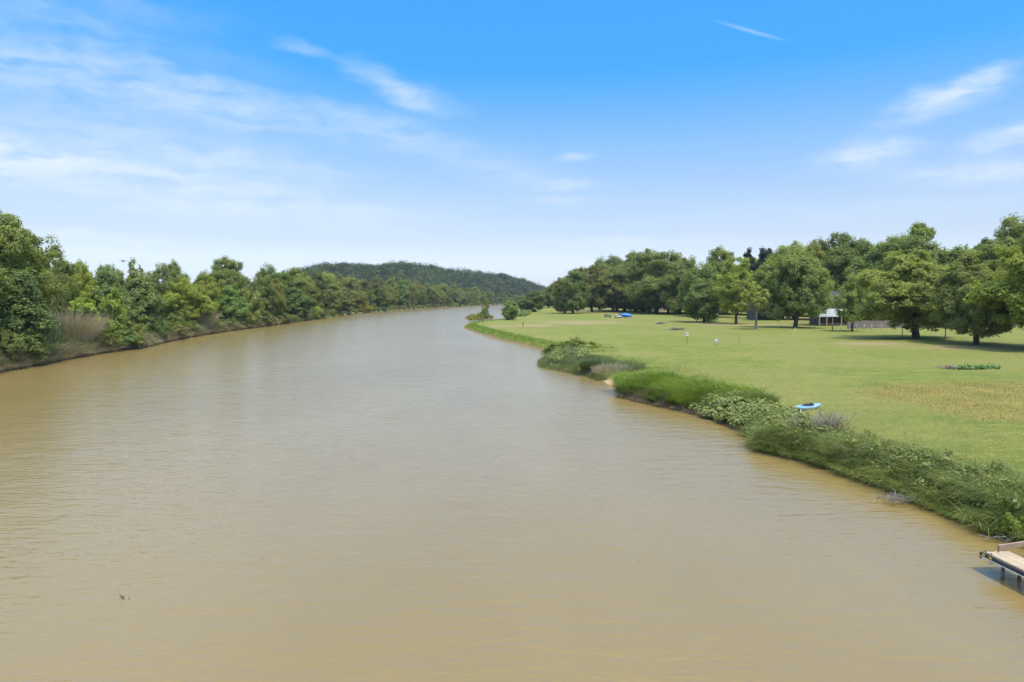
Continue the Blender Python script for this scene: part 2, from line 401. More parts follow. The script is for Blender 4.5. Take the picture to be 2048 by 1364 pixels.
n1 = noise(t, P3, .06, 3, .55); n2 = noise(t, mapping(t, P3, rot=(0, 0, R(25)), sc=(1, 1.8, 1)), .35, 5, .6); n3 = noise(t, P3, 2.6, 5, .68); n4 = noise(t, P3, 17, 3, .7)
n5 = noise(t, mapping(t, P3, rot=(0, 0, R(60)), sc=(.35, 2.4, 1)), .55, 4, .6)
g = mixc(t, smooth(t, n2, .3, .72), (.142, .170, .028), (.258, .24, .056))
g = mixc(t, mth(t, 'MULTIPLY', smooth(t, n5, .42, .66), .7), g, (.110, .165, .025))
g = mixc(t, mth(t, 'MULTIPLY', smooth(t, n1, .42, .62), .6), g, (.262, .225, .068))
g = mixc(t, mth(t, 'MULTIPLY', smooth(t, n3, .48, .66), .5), g, (.31, .29, .083))
g = mixc(t, mth(t, 'MULTIPLY', smooth(t, n3, .54, .34), .5), g, (.13, .185, .035))
g = mixc(t, mth(t, 'MULTIPLY', smooth(t, n4, .45, .75), .22), g, (.14, .17, .035))
wv = nd(t, 'ShaderNodeTexWave'); wv.inputs['Scale'].default_value = .16; wv.inputs['Distortion'].default_value = 4.5; wv.inputs['Detail'].default_value = 2; wv.inputs['Detail Scale'].default_value = .6
lk(t, mapping(t, P3, rot=(0, 0, R(28))), wv.inputs['Vector'])
g = mixc(t, mth(t, 'MULTIPLY', smooth(t, wv.outputs['Fac'], .45, .95), mth(t, 'MULTIPLY', n2, .24)), g, (.27, .26, .065))
drym = mth(t, 'MULTIPLY', attr('dry'), smooth(t, n3, .30, .52))
g = mixc(t, mth(t, 'MULTIPLY', drym, .95), g, mixc(t, smooth(t, n2, .35, .65), (.33, .245, .066), (.255, .22, .060)))
olv = mth(t, 'MULTIPLY', smooth(t, mth(t, 'MULTIPLY_ADD', n1, 60, attr('shore')), 50, 105), .55)
g = mixc(t, olv, g, mixc(t, smooth(t, n2, .3, .7), (.235, .215, .062), (.19, .20, .050)))
wm = mth(t, 'MULTIPLY', attr('worn'), smooth(t, mth(t, 'ADD', mth(t, 'MULTIPLY', n2, .6), mth(t, 'MULTIPLY', n3, .4)), .30, .50))
g = mixc(t, mth(t, 'MULTIPLY', wm, .9), g, mixc(t, n3, (.36, .22, .12), (.30, .25, .12)))
g = mixc(t, mth(t, 'MULTIPLY', attr('verge'), .9), g, mixc(t, n3, (.045, .06, .02), (.10, .11, .04)))
soil = mixc(t, smooth(t, n3, .35, .65), (.20, .11, .06), (.36, .22, .13))
soil = mixc(t, attr('leftside'), soil, mixc(t, n3, (.07, .045, .028), (.15, .10, .06)))
sh = attr('shore'); shn = mth(t, 'MULTIPLY_ADD', mth(t, 'SUBTRACT', n3, .5), 1.6, sh)
g = mixc(t, smooth(t, shn, .15, .6), soil, g)
g = mixc(t, mth(t, 'MULTIPLY', attr('sand'), smooth(t, n3, .25, .45)), g, mixc(t, n4, (.48, .29, .17), (.62, .42, .27)))
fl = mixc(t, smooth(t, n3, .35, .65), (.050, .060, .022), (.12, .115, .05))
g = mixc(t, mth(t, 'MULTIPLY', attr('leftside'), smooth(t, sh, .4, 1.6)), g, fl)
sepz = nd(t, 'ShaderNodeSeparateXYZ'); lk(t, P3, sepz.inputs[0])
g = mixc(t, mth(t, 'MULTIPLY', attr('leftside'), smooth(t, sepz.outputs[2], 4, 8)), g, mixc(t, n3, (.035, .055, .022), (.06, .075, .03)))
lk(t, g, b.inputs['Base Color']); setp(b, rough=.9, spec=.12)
bp = nd(t, 'ShaderNodeBump'); bp.inputs['Distance'].default_value = .07
lk(t, mth(t, 'ADD', n4, mth(t, 'MULTIPLY', n3, 1.2)), bp.inputs['Height']); lk(t, bp.outputs[0], b.inputs['Normal'])
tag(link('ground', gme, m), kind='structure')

# ------------------------------------------------------------------ water
m, t, b, out = new_mat('water')
geo = nd(t, 'ShaderNodeNewGeometry'); P3 = geo.outputs['Position']
gust = smooth(t, noise(t, mapping(t, P3, sc=(1, .45, 1)), .035, 3, .55), .3, .7)
gust2 = smooth(t, noise(t, mapping(t, P3, loc=(9, 4, 0), sc=(1, .5, 1)), .16, 3, .5), .3, .7)
wA = noise(t, mapping(t, P3, rot=(0, 0, R(8)), sc=(.36, 1, 1)), 1.55, 2, .5, .5)
wB = noise(t, mapping(t, P3, rot=(0, 0, R(-14)), sc=(.30, 1, 1)), 3.6, 2, .55, .6)
wC = noise(t, mapping(t, P3, rot=(0, 0, R(3)), sc=(.5, 1, 1)), .45, 2, .5)
wD = noise(t, mapping(t, P3, rot=(0, 0, R(20)), sc=(.5, 1, 1)), 9.5, 2, .5)
hsum = mth(t, 'ADD', mth(t, 'MULTIPLY', wA, mth(t, 'MULTIPLY_ADD', gust2, .034, .016)), mth(t, 'MULTIPLY', wB, mth(t, 'MULTIPLY_ADD', gust, .030, .015)))
hsum = mth(t, 'ADD', hsum, mth(t, 'MULTIPLY', wC, .06)); hsum = mth(t, 'ADD', hsum, mth(t, 'MULTIPLY', wD, .008))
bp = nd(t, 'ShaderNodeBump'); bp.inputs['Distance'].default_value = 1.0; bp.inputs['Strength'].default_value = 1.0
lk(t, hsum, bp.inputs['Height']); lk(t, bp.outputs[0], b.inputs['Normal'])
silt = smooth(t, noise(t, mapping(t, P3, sc=(1, .4, 1)), .05, 4, .6), .3, .7)
lk(t, mixc(t, silt, (.240, .166, .056), (.272, .191, .070)), b.inputs['Base Color'])
setp(b, rough=.17, IOR=1.5, spec=.5)
wv = np.array([(-700, -400, 0), (900, -400, 0), (900, 1700, 0), (-700, 1700, 0)])
tag(link('river_water', quads_mesh('river_water', wv, [[0, 1, 2, 3]]), m), kind='structure')
# ------------------------------------------------------------------ foliage
def leaf_quads(C, Nrm, size, rng, aspect=2.0, jitter=.35):
    """leaf-sized faces at C, facing Nrm roughly"""
    n = len(C)
    Nn = Nrm / np.maximum(np.linalg.norm(Nrm, axis=1, keepdims=True), 1e-6)
    r = rng.normal(size=(n, 3)); t = r - (r * Nn).sum(1, keepdims=True) * Nn
    t[:, 2] -= .35; t -= (t * Nn).sum(1, keepdims=True) * Nn
    t /= np.maximum(np.linalg.norm(t, axis=1, keepdims=True), 1e-6)
    b = np.cross(Nn, t); s = (size * rng.uniform(1 - jitter, 1 + jitter, n))[:, None]
    fold = Nn * s * .14
    V = np.stack([C - t * s * aspect / 2, C + b * s / 2 + fold, C + t * s * aspect / 2, C - b * s / 2 + fold], 1).reshape(-1, 3)
    return V, np.arange(4 * n).reshape(n, 4)
def sphere_pts(rng, n):
    v = rng.normal(size=(n, 3)); return v / np.linalg.norm(v, axis=1, keepdims=True)
def crown_lobes(rng, H, base, Rr, nl, lr, prof, squash=.85):
    Ls = []
    ph = rng.uniform(0, 6.28, 4)
    for k in range(nl):
        f = (k + rng.uniform(0, .9)) / nl; a = k * 2.39996 + rng.uniform(-.5, .5)
        rad = Rr * prof(f) * (1 + .16 * math.sin(a + ph[0]) + .12 * math.sin(2 * a + ph[1]) + .08 * math.sin(3 * a + ph[2])); l = rng.uniform(*lr)
        rr = max(0, rad - l) * (rng.uniform(.72, 1.08) if k % 4 else rng.uniform(.1, .6))
        Ls.append((rr * math.cos(a), rr * math.sin(a), base + (H - base) * f * (.93 + .10 * math.sin(a + ph[3]) * (f > .5)) + .03 * (H - base) - (l * .55 if f > .7 else 0) + (l * .4 if f < .15 else 0), l))
    return np.array(Ls)
def fill_lobes(rng, Ls, dens, per, cr, size, squash=.85, ragged=.25, inner=.15, droop=0.0, zmin=.25):
    """clumps of leaves over the outer shell of a set of lobes; returns V, F, tint"""
    Cs, Os = [], []
    for i, (x, y, z, l) in enumerate(Ls):
        n = max(4, int(dens * l * l)); d = sphere_pts(rng, n)
        d = d[(d[:, 2] > -.55) | (rng.random(n) < .35)]
        p = np.array([x, y, z]) + d * l * np.array([1, 1, squash]) * rng.uniform(1 - ragged, 1 + ragged * .6, len(d))[:, None]
        keep = np.ones(len(p), bool)
        for j, (a, b_, c, q) in enumerate(Ls):
            if j != i: keep &= (((p - (a, b_, c)) / (q * .78)) ** 2).sum(1) > 1
        Cs.append(p[keep]); Os.append(d[keep])
    C = np.vstack(Cs); O = np.vstack(Os); k = C[:, 2] > zmin; C, O = C[k], O[k]
    nin = int(len(C) * inner)
    if nin:
        li = Ls[rng.integers(0, len(Ls), nin)]; d = sphere_pts(rng, nin)
        C = np.vstack([C, li[:, :3] + d * li[:, 3:4] * rng.uniform(.1, .7, (nin, 1))]); O = np.vstack([O, d])
    m = len(C); ct = np.clip(rng.normal(.5, .22, m), 0, 1); sz = rng.uniform(.65, 1.35, m)
    idx = np.repeat(np.arange(m), per); n = len(idx)
    off = sphere_pts(rng, n) * (rng.random((n, 1)) ** .45) * cr * sz[idx][:, None] * np.array([1.0, 1.0, .85])
    off[:, 2] -= droop * (off[:, 0] ** 2 + off[:, 1] ** 2) / cr
    P = C[idx] + off
    Nr = off / cr * .7 + O[idx] * .6 + np.array([0, 0, .6]) + rng.normal(size=(n, 3)) * .42
    k = P[:, 2] > .05; P, Nr, idx = P[k], Nr[k], idx[k]
    V, F = leaf_quads(P, Nr, np.full(len(P), size), rng)
    ti = np.clip(ct[idx] + rng.normal(0, .17, len(P)), 0, 1)
    return V, F, np.repeat(ti, 4)
def trunk_mesh(name, rng, Ls, H, base, r0, mat, lean=(0, 0), nlimb=7, fork=None, twigs=0):
    mb = MB(); fork = fork or base + (H - base) * .12
    path = [Vector((0, 0, -.4)), Vector((0, 0, 0.0)), Vector((lean[0] * .4, lean[1] * .4, fork * .5)), Vector((lean[0], lean[1], fork)), Vector((lean[0] * 1.25, lean[1] * 1.25, fork + (H - fork) * .45)), Vector((lean[0] * 1.3, lean[1] * 1.3, H * .9))]
    mb.tube(path, [r0 * 1.5, r0 * 1.2, r0 * .95, r0 * .85, r0 * .45, r0 * .08], 9)
    order = rng.permutation(len(Ls))[:nlimb]
    for k in order:
        x, y, z, l = Ls[k]; f = min(max((z - fork) / max(H - fork, .1) * .6, 0), .8)
        s = path[3].lerp(path[4], min(1, f * 1.6)); e = Vector((x, y, max(z, s.z + .3)))
        md = s.lerp(e, .5) + Vector((rng.uniform(-.3, .3), rng.uniform(-.3, .3), .12 * (e - s).length))
        mb.tube([s, md, e], [r0 * .42, r0 * .26, r0 * .06], 6, cap=False)
        for _ in range(2):
            e2 = e + Vector(rng.normal(size=3)) * l * .5
            mb.tube([md, md.lerp(e2, .5) + Vector((0, 0, .2)), e2], [r0 * .16, r0 * .1, r0 * .03], 5, cap=False)
    for _ in range(twigs):
        s = path[3].lerp(path[4], rng.random()); d = Vector((rng.normal(), rng.normal(), rng.uniform(-.2, .5))).normalized() * rng.uniform(1.5, 3.5)
        mb.tube([s, s + d * .5 + Vector((0, 0, .25)), s + d + Vector((0, 0, -.3))], [.07, .045, .012], 5, cap=False)
    return mb.mesh(name, mat)

TREES = {}   # kind -> list of (trunk mesh, crown mesh, height, radius)
def grow(kind, seed, H, base, Rr, nl, lr, prof, dens, per, cr, size, r0, mat='leaf_mid', bark='bark', lean=(0, 0), nlimb=7, fork=None, twigs=0, **kw):
    rng = np.random.default_rng(seed)
    Ls = crown_lobes(rng, H, base, Rr, nl, lr, prof)
    Ls[:, 0] += lean[0] * 1.2; Ls[:, 1] += lean[1] * 1.2
    V, F, ti = fill_lobes(rng, Ls, dens, per, cr, size, **kw)
    tm = trunk_mesh('trunk', rng, Ls, H, base, r0, M[bark], lean, nlimb, fork, twigs)
    cm = quads_mesh('crown', V, F, ti, mat=M[mat])
    TREES.setdefault(kind, []).append((tm, cm, H, Rr))
dome = lambda f: math.sqrt(max(0.02, 1 - max(0, (f - .3) / .88) ** 2)) * (1 if f > .3 else .82 + .18 * f / .3)
oval = lambda f: max(.42, math.sin(math.pi * min(1, .14 + f * .80)) ** .6)
column = lambda f: (1.0 if f < .55 else max(.2, 1 - (f - .55) * 1.5))
spread = lambda f: (.9 if f < .5 else math.sqrt(max(.05, 1 - ((f - .5) / .52) ** 2)))
for i in range(4): grow('pecan', 11 + i, 14, 2.0, 7.0, 30, (1.7, 2.7), dome, 7.4, 105, .85, .195, .42, lean=(.5 * (i - 1.5), .2), droop=.03, nlimb=10)
for i in range(4): grow('elm', 31 + i, 13, .7, 5.2, 27, (1.5, 2.4), oval if i % 2 else dome, 7.2, 95, .82, .18, .3, droop=.03, nlimb=7, fork=2.5)
for i in range(2): grow('vine_tree', 51 + i, 12, .2, 4.0, 24, (1.3, 2.1), column, 8, 95, .8, .18, .28, mat='leaf_dark', droop=.2, fork=3)
grow('cottonwood', 61, 19, 5.5, 7.2, 24, (1.6, 2.7), spread, 6.4, 105, .85, .19, .5, droop=.05, nlimb=12, fork=7, inner=.08)
for i in range(2): grow('ash', 71 + i, 11, 1.9, 3.6, 22, (1.0, 1.7), oval, 8.5, 85, .62, .155, .2, droop=.05)
for i in range(2): grow('juniper', 81 + i, 13, 1, 3.6, 22, (.9, 1.6), lambda f: max(.25, 1.0 - f * .75), 10, 50, .6, .22, .25, mat='leaf_juniper')
for i in range(4): grow('bush', 91 + i, 3.6, .05, 2.3, 13, (.75, 1.25), dome, 11, 46, .45, .16, .06, zmin=.05, droop=.15, nlimb=5, fork=.5)
grow('sparse', 101, 9.5, 4.6, 2.9, 9, (.8, 1.3), oval, 8, 44, .5, .2, .22, bark='bark_grey', nlimb=7, fork=3.2, twigs=16, inner=.05)
grow('sapling', 111, 6, .8, 2.0, 14, (.6, 1.1), oval, 12, 44, .5, .19, .08, nlimb=5)

CNT = {}
NAME = {'pecan': 'pecan_tree', 'elm': 'elm_tree', 'vine_tree': 'vine_covered_tree', 'cottonwood': 'cottonwood_tree', 'ash': 'ash_tree', 'juniper': 'juniper_tree', 'bush': 'bush', 'sparse': 'half_dead_tree', 'sapling': 'young_tree'}
def plant(kind, x, y, height, half_w, label, cat='tree', group=None, var=0, rz=None, col=(1, 1, 1), z=None, name=None, rnd=random.Random(4)):
    tm, cm, H, Rr = TREES[kind][var % len(TREES[kind])]
    root = empty(name or NAME[kind], (x, y, zg(x, y) - .1 if z is None else z), rnd.uniform(0, 6.28) if rz is None else rz)
    for nm, me in (('stem' if cat in ('bush', 'shrub') else 'trunk', tm), ('foliage' if cat in ('bush', 'shrub') else 'crown', cm)):
        o = link(nm, me, None, root); o.scale = (half_w / Rr, half_w / Rr, height / H); o.color = col + (1,)
    return tag(root, label, cat, group)
def plant_px(kind, px, base, top, hw, label, **kw):
    """stands where the trunk meets the ground; sized from its height and half-width in the photograph"""
    p = ground_at(px, base); sc = scale_at(p.y)
    return plant(kind, p.x, p.y, (base - top) / sc, hw / sc, label, **kw)

DK, MD, LT, YL, BL = (.72, .80, .76), (.95, 1.0, .93), (1.18, 1.18, 1.0), (1.25, 1.22, .8), (.82, .92, .92)
# --- the lawn's trees, right-hand side
G1 = 'trees standing on the lawn'
plant_px('pecan', 2150, 700, 455, 150, 'large bright leafy tree at the right edge, hanging over the stone house', group=G1, var=0, col=YL, rz=1.0)
plant_px('pecan', 1953, 689, 520, 84, 'tree with a thick curved dark trunk in front of the grey-roofed house', group=G1, var=1, col=MD, rz=.4)
plant_px('pecan', 1832, 676, 512, 108, 'broad spreading tree with a short forked dark trunk, left of the wooden bird feeder post', group=G1, var=2, col=LT, rz=2.0)
plant_px('ash', 1704, 663, 546, 35, 'slender pale green tree with a thin straight trunk in front of the plank fence', group=G1, var=0, col=(1.05, 1.12, 1.0))
plant_px('pecan', 1590, 656, 500, 66, 'tall tree with two trunks side by side, left of the basketball hoop', group=G1, var=3, col=MD, rz=.2)
plant_px('sparse', 1512, 659, 572, 34, 'half dead tree with bare drooping grey branches and one small leafy tuft', group=G1, col=LT, rz=.5)
plant_px('ash', 1472, 648, 520, 46, 'upright tree with yellow-green leaves between the flat-roofed canopy and the half dead tree', group=G1, var=1, col=YL)
plant_px('elm', 1408, 644, 536, 56, 'round-crowned bluish green tree with a dark trunk, shading the two short stakes', group=G1, var=1, col=BL, name='round_tree')
plant_px('pecan', 1311, 627, 504, 78, 'tallest feathery tree with a long pale leaning trunk, right of the blue tarp', group=G1, var=0, col=(.98, 1.02, .98), rz=2.6)
plant_px('pecan', 1226, 621, 520, 46, 'tall dark-trunked tree behind the two parked carts on the lawn', group=G1, var=2, col=BL, rz=.9)
plant_px('elm', 1146, 627, 543, 40, 'right one of two leaning trees at the far end of the lawn', group='pair of trees at the far end of the lawn', var=0, col=BL, name='leaning_tree')
plant_px('elm', 1129, 627, 556, 27, 'left one of two leaning trees at the far end of the lawn', group='pair of trees at the far end of the lawn', var=2, col=MD, name='leaning_tree')
plant_px('elm', 1064, 624, 584, 29, 'squat dark round tree at the far end of the river bank', var=3, col=DK, name='round_tree')
plant_px('elm', 1019, 640, 603, 22, 'bright bushy tree standing alone on the river bank beside the small island', var=1, col=(1.1, 1.2, .9), name='bushy_tree')
# --- trees rising behind them
G2 = 'tall trees rising behind the lawn trees'
for (px, base, top, hw, kind, v, col, lab) in [
    (2010, 648, 450, 66, 'pecan', 2, MD, 'tallest tree behind the stone house, highest of the tree line'),
    (1790, 645, 464, 68, 'pecan', 1, MD, 'large tree with a high rounded top rising behind the plank fence'),
    (1698, 640, 474, 54, 'pecan', 3, DK, 'dark tree rising behind the white raised porch'),
    (1588, 638, 490, 52, 'pecan', 0, LT, 'airy yellowish tree with a ragged top rising behind the tree with two trunks'),
    (1640, 640, 491, 40, 'pecan', 2, (1.1, 1.1, 1.0), 'pale open-crowned tree rising left of the white raised porch'),
    (1495, 636, 500, 28, 'juniper', 0, (1, 1, 1), 'left one of two dark junipers poking above the tree line'),
    (1530, 637, 494, 30, 'juniper', 1, (1, 1, 1), 'right and taller one of two dark junipers poking above the tree line'),
    (1432, 634, 502, 38, 'elm', 0, LT, 'rounded tree top poking above the flat-roofed canopy'),
    (1360, 629, 522, 34, 'elm', 2, MD, 'tree between the tallest feathery tree and the round bluish tree'),
    (1270, 623, 508, 34, 'elm', 3, MD, 'tree just behind the tallest feathery tree on its left side'),
    (1200, 620, 524, 24, 'elm', 1, BL, 'tree at the left end of the tall row behind the parked carts'),
    (1544, 640, 520, 34, 'elm', 1, MD, 'tree behind the half dead tree, yellowish at its top'),
    (1905, 648, 502, 60, 'elm', 0, MD, 'dark tree filling the gap behind the bird feeder post'),
    (1750, 648, 545, 44, 'elm', 2, LT, 'low yellow-green tree leaning over the plank fence'),
    (1392, 632, 560, 34, 'elm', 3, DK, 'dark low tree behind the pale car'),
]:
    plant_px(kind, px, base, top, hw * (1.3 if kind != 'juniper' else 1), lab, group=G2, var=v, col=col, name=None if kind != 'elm' else 'shade_tree')
for k, (px, top) in enumerate([(1884, 499), (1908, 496), (1927, 493)]):
    plant_px('juniper', px, 646, top, 13, ('leftmost', 'middle', 'rightmost')[k] + ' of three spiky narrow tree tops left of the tallest tree', group='spiky narrow trees behind the lawn', var=k, col=(1.3, 1.5, 1.3))
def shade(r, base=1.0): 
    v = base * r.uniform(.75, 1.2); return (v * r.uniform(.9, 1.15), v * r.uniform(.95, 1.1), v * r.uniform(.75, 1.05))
rnd = random.Random(31)
for k in range(19):
    px = 1196 + k * 46 + rnd.uniform(-12, 12)
    top = np.interp(px, [1190, 1260, 1310, 1380, 1420, 1470, 1500, 1590, 1640, 1700, 1790, 1850, 1900, 1950, 2010], [525, 515, 508, 530, 514, 530, 512, 500, 502, 486, 478, 498, 508, 502, 470]) + rnd.uniform(6, 28)
    plant_px(rnd.choice(['pecan', 'pecan', 'ash']), px, 624 + max(0, px - 1230) * .022, top, rnd.uniform(40, 54), 'leafy tree crowded among others in the middle of the grove behind the lawn', group='middle row of the grove', var=k, col=shade(rnd, 1.05), name='grove_tree')
rnd = random.Random(12)
for k in range(20):
    px = 1098 + k * 17 + rnd.uniform(-6, 6) if k < 8 else 1230 + (k - 8) * 72 + rnd.uniform(-20, 20)
    base = 615 if k < 8 else 622 + (px - 1230) * .026
    top = np.interp(px, [1095, 1110, 1180, 1200, 1250, 1400, 1700, 2100], [574, 562, 545, 536, 532, 538, 535, 520]) + rnd.uniform(-6, 8)
    plant_px('elm', px, base, top, 30 if k < 8 else 62, 'hazy background tree seen between the trunks beyond the lawn', group='background trees beyond the lawn', var=k, col=shade(rnd, .9), name='background_tree')
for k in range(26):  # shrubs added and coloured dark to stand in for shade between the trunks
    px = 1200 + k * 33 + rnd.uniform(-10, 10); base = 617 + max(0, (px - 1250)) * .032
    plant_px('bush', px, base, base - rnd.uniform(16, 26) * (1 if px < 1450 else 1.25), rnd.uniform(15, 24), 'added dark shrub standing in for the shade behind the lawn trees', cat='shrub', group='added dark shrubs behind the lawn trees', var=k, col=shade(rnd, .6), name='shrub')
# --- left bank, the trees one can tell apart
G3 = 'trees crowding the left bank'
def left_at(px, inland):
    """a point on the left bank: on the line of sight px, so many metres behind the water's edge"""
    x0, y0 = px_plane(px, np.interp(px, [p[0] for p in LEFT_PX], [p[1] for p in LEFT_PX]))
    k = inland / math.hypot(x0, y0); 
    for _ in range(30):
        x, y = x0 * (1 + k), y0 * (1 + k); s = shore(np.array([(x, y)]))[0][0]
        if s >= inland: break
        k += .35 * (inland - s + .1) / math.hypot(x0, y0)
    return x, y
def plant_left(kind, px, inland, top, hw, label, **kw):
    x, y = left_at(px, inland); z = zg(x, y) - .1; sc = scale_at(y)
    h = CAM_H + (595 - top) / sc - z
    return plant(kind, x, y, h, hw / sc, label, z=z, **kw)
plant_left('cottonwood', 8, 8, 426, 108, 'towering broad tree at the left edge, with sky showing through its upper crown', group=G3, col=(.95, 1.0, .9), rz=2.4)
plant_left('vine_tree', 30, 3.5, 545, 82, 'dense dark tree hanging to the bank in front of the towering tree', group=G3, var=0, col=(.85, .95, .8))
for px, inl, top, hw, kind, v, col, lab in [
    (-90, 6, 470, 90, 'elm', 1, MD, 'dark leafy tree cut off by the left edge of the picture'),
    (128, 9, 523, 36, 'elm', 0, MD, 'rounded tree top right beside the towering tree'),
    (172, 10, 528, 34, 'elm', 3, YL, 'yellow-green tree standing behind the tall pale cane clump'),
    (222, 6, 533, 34, 'vine_tree', 1, (1.0, 1.1, .95), 'dark tree wrapped in vines above the bright sapling, with a bare snag on top'),
    (272, 9, 521, 24, 'sparse', 0, LT, 'thin-topped tree with one leafy tuft and bare twigs against the sky'),
    (285, 4, 560, 44, 'vine_tree', 0, (1.1, 1.15, 1.0), 'vine-hung tree reaching down to the water right of the bright sapling'),
    (330, 11, 530, 40, 'elm', 2, MD, 'tree with a clumpy open top right of the thin-topped tree'),
    (372, 5, 566, 46, 'elm', 1, YL, 'rounded yellow-green tree leaning over the second cane clump'),
    (450, 14, 521, 52, 'elm', 0, MD, 'tall rounded tree standing out above the left wood against the sky'),
    (462, 4, 572, 32, 'vine_tree', 1, (1.25, 1.4, .9), 'bright green tree hung with vines at the water right of the second cane clump'),
    (418, 9, 553, 36, 'elm', 3, YL, 'pale yellow-green tree in front of the tall rounded tree'),
    (520, 6, 560, 36, 'elm', 2, DK, 'dark shaded tree between the vine-hung tree and the long even row'),
    (540, 12, 537, 38, 'elm', 1, MD, 'first tree of the long even row, with a squared left shoulder'),
    (598, 12, 540, 42, 'elm', 3, LT, 'pale rounded tree in the long even row just left of the hill'),
    (650, 12, 548, 36, 'elm', 0, LT, 'pale rounded tree standing in front of the left end of the hill'),
]:
    plant_left(kind, px, inl, top, hw, lab, group=G3, var=v, col=col, name='bank_tree' if kind == 'elm' else None)
plant_left('sapling', 231, 2.6, 580, 25, 'bright light-green sapling in front of the dark vine-wrapped tree', col=(1.25, 1.4, .8))
plant_left('sapling', 172, 4.0, 588, 28, 'yellow-green sapling behind the tall pale cane clump', col=(1.2, 1.3, .8))
# the rest of the left wood
rnd = random.Random(21)
TOPS = ([-300, 0, 120, 200, 330, 400, 440, 500, 540, 640, 700, 760, 800, 860, 900, 960, 1000, 1060], [470, 480, 528, 536, 535, 545, 532, 552, 540, 545, 558, 559, 562, 566, 572, 578, 586, 592])
def wood_row(start, end, step, inland, dtop, kinds, lab, grp, hwk, cmin=.7, nm='wood_tree'):
    px = start; k = 0
    while px < end:
        y = left_at(px, inland)[1]; sc = scale_at(y)
        t = np.interp(px, *TOPS) + dtop(sc) + rnd.uniform(-2.5, 3)
        plant_left(rnd.choice(kinds), px, inland + rnd.uniform(-1.5, 1.5), t, hwk * sc * rnd.uniform(.85, 1.2), lab, group=grp, var=k, col=shade(rnd, cmin + .2), name=nm); k += 1
        px += max(step * sc * .9, 4.5) * rnd.uniform(.8, 1.2)
wood_row(500, 1050, 8.0, 4.5, lambda s: rnd.uniform(3, 8) * s, ['elm', 'elm', 'bush', 'vine_tree', 'pecan'], 'green tree at the waterline of the unbroken wood below the hill', 'waterline trees of the left wood', 5.8)
wood_row(560, 1060, 9.5, 14, lambda s: rnd.uniform(-1, 3.5) * s, ['elm', 'pecan'], 'taller tree in the second row of the wood below the hill', 'second row of the left wood', 6.6)
wood_row(100, 560, 8, 19, lambda s: 1.5 * s, ['elm', 'elm', 'pecan'], 'leafy tree deep in the left wood, mostly hidden by the trees in front', 'deep trees of the left wood', 5.0, .75)
wood_row(660, 1060, 11, 30, lambda s: rnd.uniform(-1, 3) * s, ['elm', 'pecan'], 'small distant tree in the third row of the wood below the hill', 'third row of the left wood', 6.8, .75)
# bushes along the left water's edge
BL_LAB = {0: 'low dark green bush spilling over the water at the end of the cane bank'}
plant_left('bush', 250, .6, 656, 34, 'wide low dark green bush spilling over the water below the vine-hung tree', cat='bush', group='bushes at the left water edge', var=0, col=(.62, .85, .75))
for k, (px, inl, top, hw, col, lab) in enumerate([
    (28, 2.6, 640, 50, DK, 'dark bush low on the bank below the towering tree'),
    (330, 1.5, 640, 18, MD, 'small green bush at the waterline right of the vine-hung tree'),
    (352, 2.2, 628, 26, (.8, .85, .8), 'greyish bush left of the second cane clump'),
    (385, 1.6, 640, 18, MD, 'low bush at the foot of the second cane clump'),
    (495, 1.4, 622, 22, LT, 'light green bush right of the bright vine-hung tree'),
    (524, 1.4, 618, 24, BL, 'bluish green bush at the waterline under the dark shaded tree'),
    (565, 1.6, 624, 20, (.9, .85, .85), 'greyish twiggy bush under the long even row'),
    (632, 1.0, 611, 15, (1.2, 1.25, 1.0), 'round light green bush standing out at the waterline left of the river bend'),
    (733, 1.0, 607, 12, (1.4, 1.25, .55), 'bright yellow-green bush at the waterline below the hill'),
]):
    plant_left('bush', px, inl, top, hw, lab, cat='bush', group='bushes at the left water edge', var=k, col=col)
px = -60.0; k = 0
while px < 1010:
    sc = scale_at(left_at(px, 1.2)[1])
    if 80 < px < 205: px = 205
    if 380 < px < 428: px = 428
    plant_left('bush', px, .8, 595 + (CAM_H - rnd.uniform(2.4, 5.2)) * sc, 2.7 * sc * rnd.uniform(.8, 1.2), 'small bush in the continuous fringe at the foot of the left wood', cat='bush', group='fringe bushes of the left wood', var=k, col=shade(rnd, .9)); k += 1
    px += max(4.6 * sc * .8, 7) * rnd.uniform(.8, 1.2)

# --- the far wood on the hill and behind: one mass nobody could count
rng = np.random.default_rng(5)
P = []
while sum(map(len, P)) < 3300:
    n = 6000; d = rng.uniform(480, 1420, n); px_ = rng.uniform(470, 1130, n); Q = np.stack([(px_ - CX) / FPX * d, d], 1)
    sh_, lf_ = shore(Q); cr = np.interp(px_, [800, 1000, 1095], [950, 1130, 1300]); Q = Q[lf_ & (sh_ > 34) & (d < cr + 60) & (d > cr - 330)]; P.append(Q)
P = np.vstack(P)[:3300]; Z = terrain(P)
Vs, Ts = [], []
for i in range(len(P)):
    h = rng.choice([6, 8, 11, 14], p=[.25, .35, .25, .15]) * rng.uniform(.85, 1.15); w = h * rng.uniform(.5, .72); n = 190
    d = sphere_pts(rng, n); nb = 6; lb = sphere_pts(rng, nb) * np.array([.5, .5, .42]); bi = rng.integers(0, nb, n)
    C = (lb[bi] + d * .58 * rng.uniform(.7, 1.1, (n, 1))) * np.array([w, w, h * .55]) + np.array([P[i, 0], P[i, 1], Z[i] + h * .42])
    V, F = leaf_quads(C, d + np.array([0, 0, .4]) + rng.normal(size=(n, 3)) * .4, np.full(n, .85), rng)
    Vs.append(V); Ts.append(np.clip(np.full(n * 4, rng.uniform(-.1, 1.0)) + np.repeat(rng.normal(0, .15, n), 4), 0, 1))
V = np.vstack(Vs); fw = link('wood', quads_mesh('wood', V, np.arange(len(V)).reshape(-1, 4), np.concatenate(Ts), mat=M['leaf_far']))
tag(fw, 'dark green wood covering the distant hill', 'wood', kind='stuff')
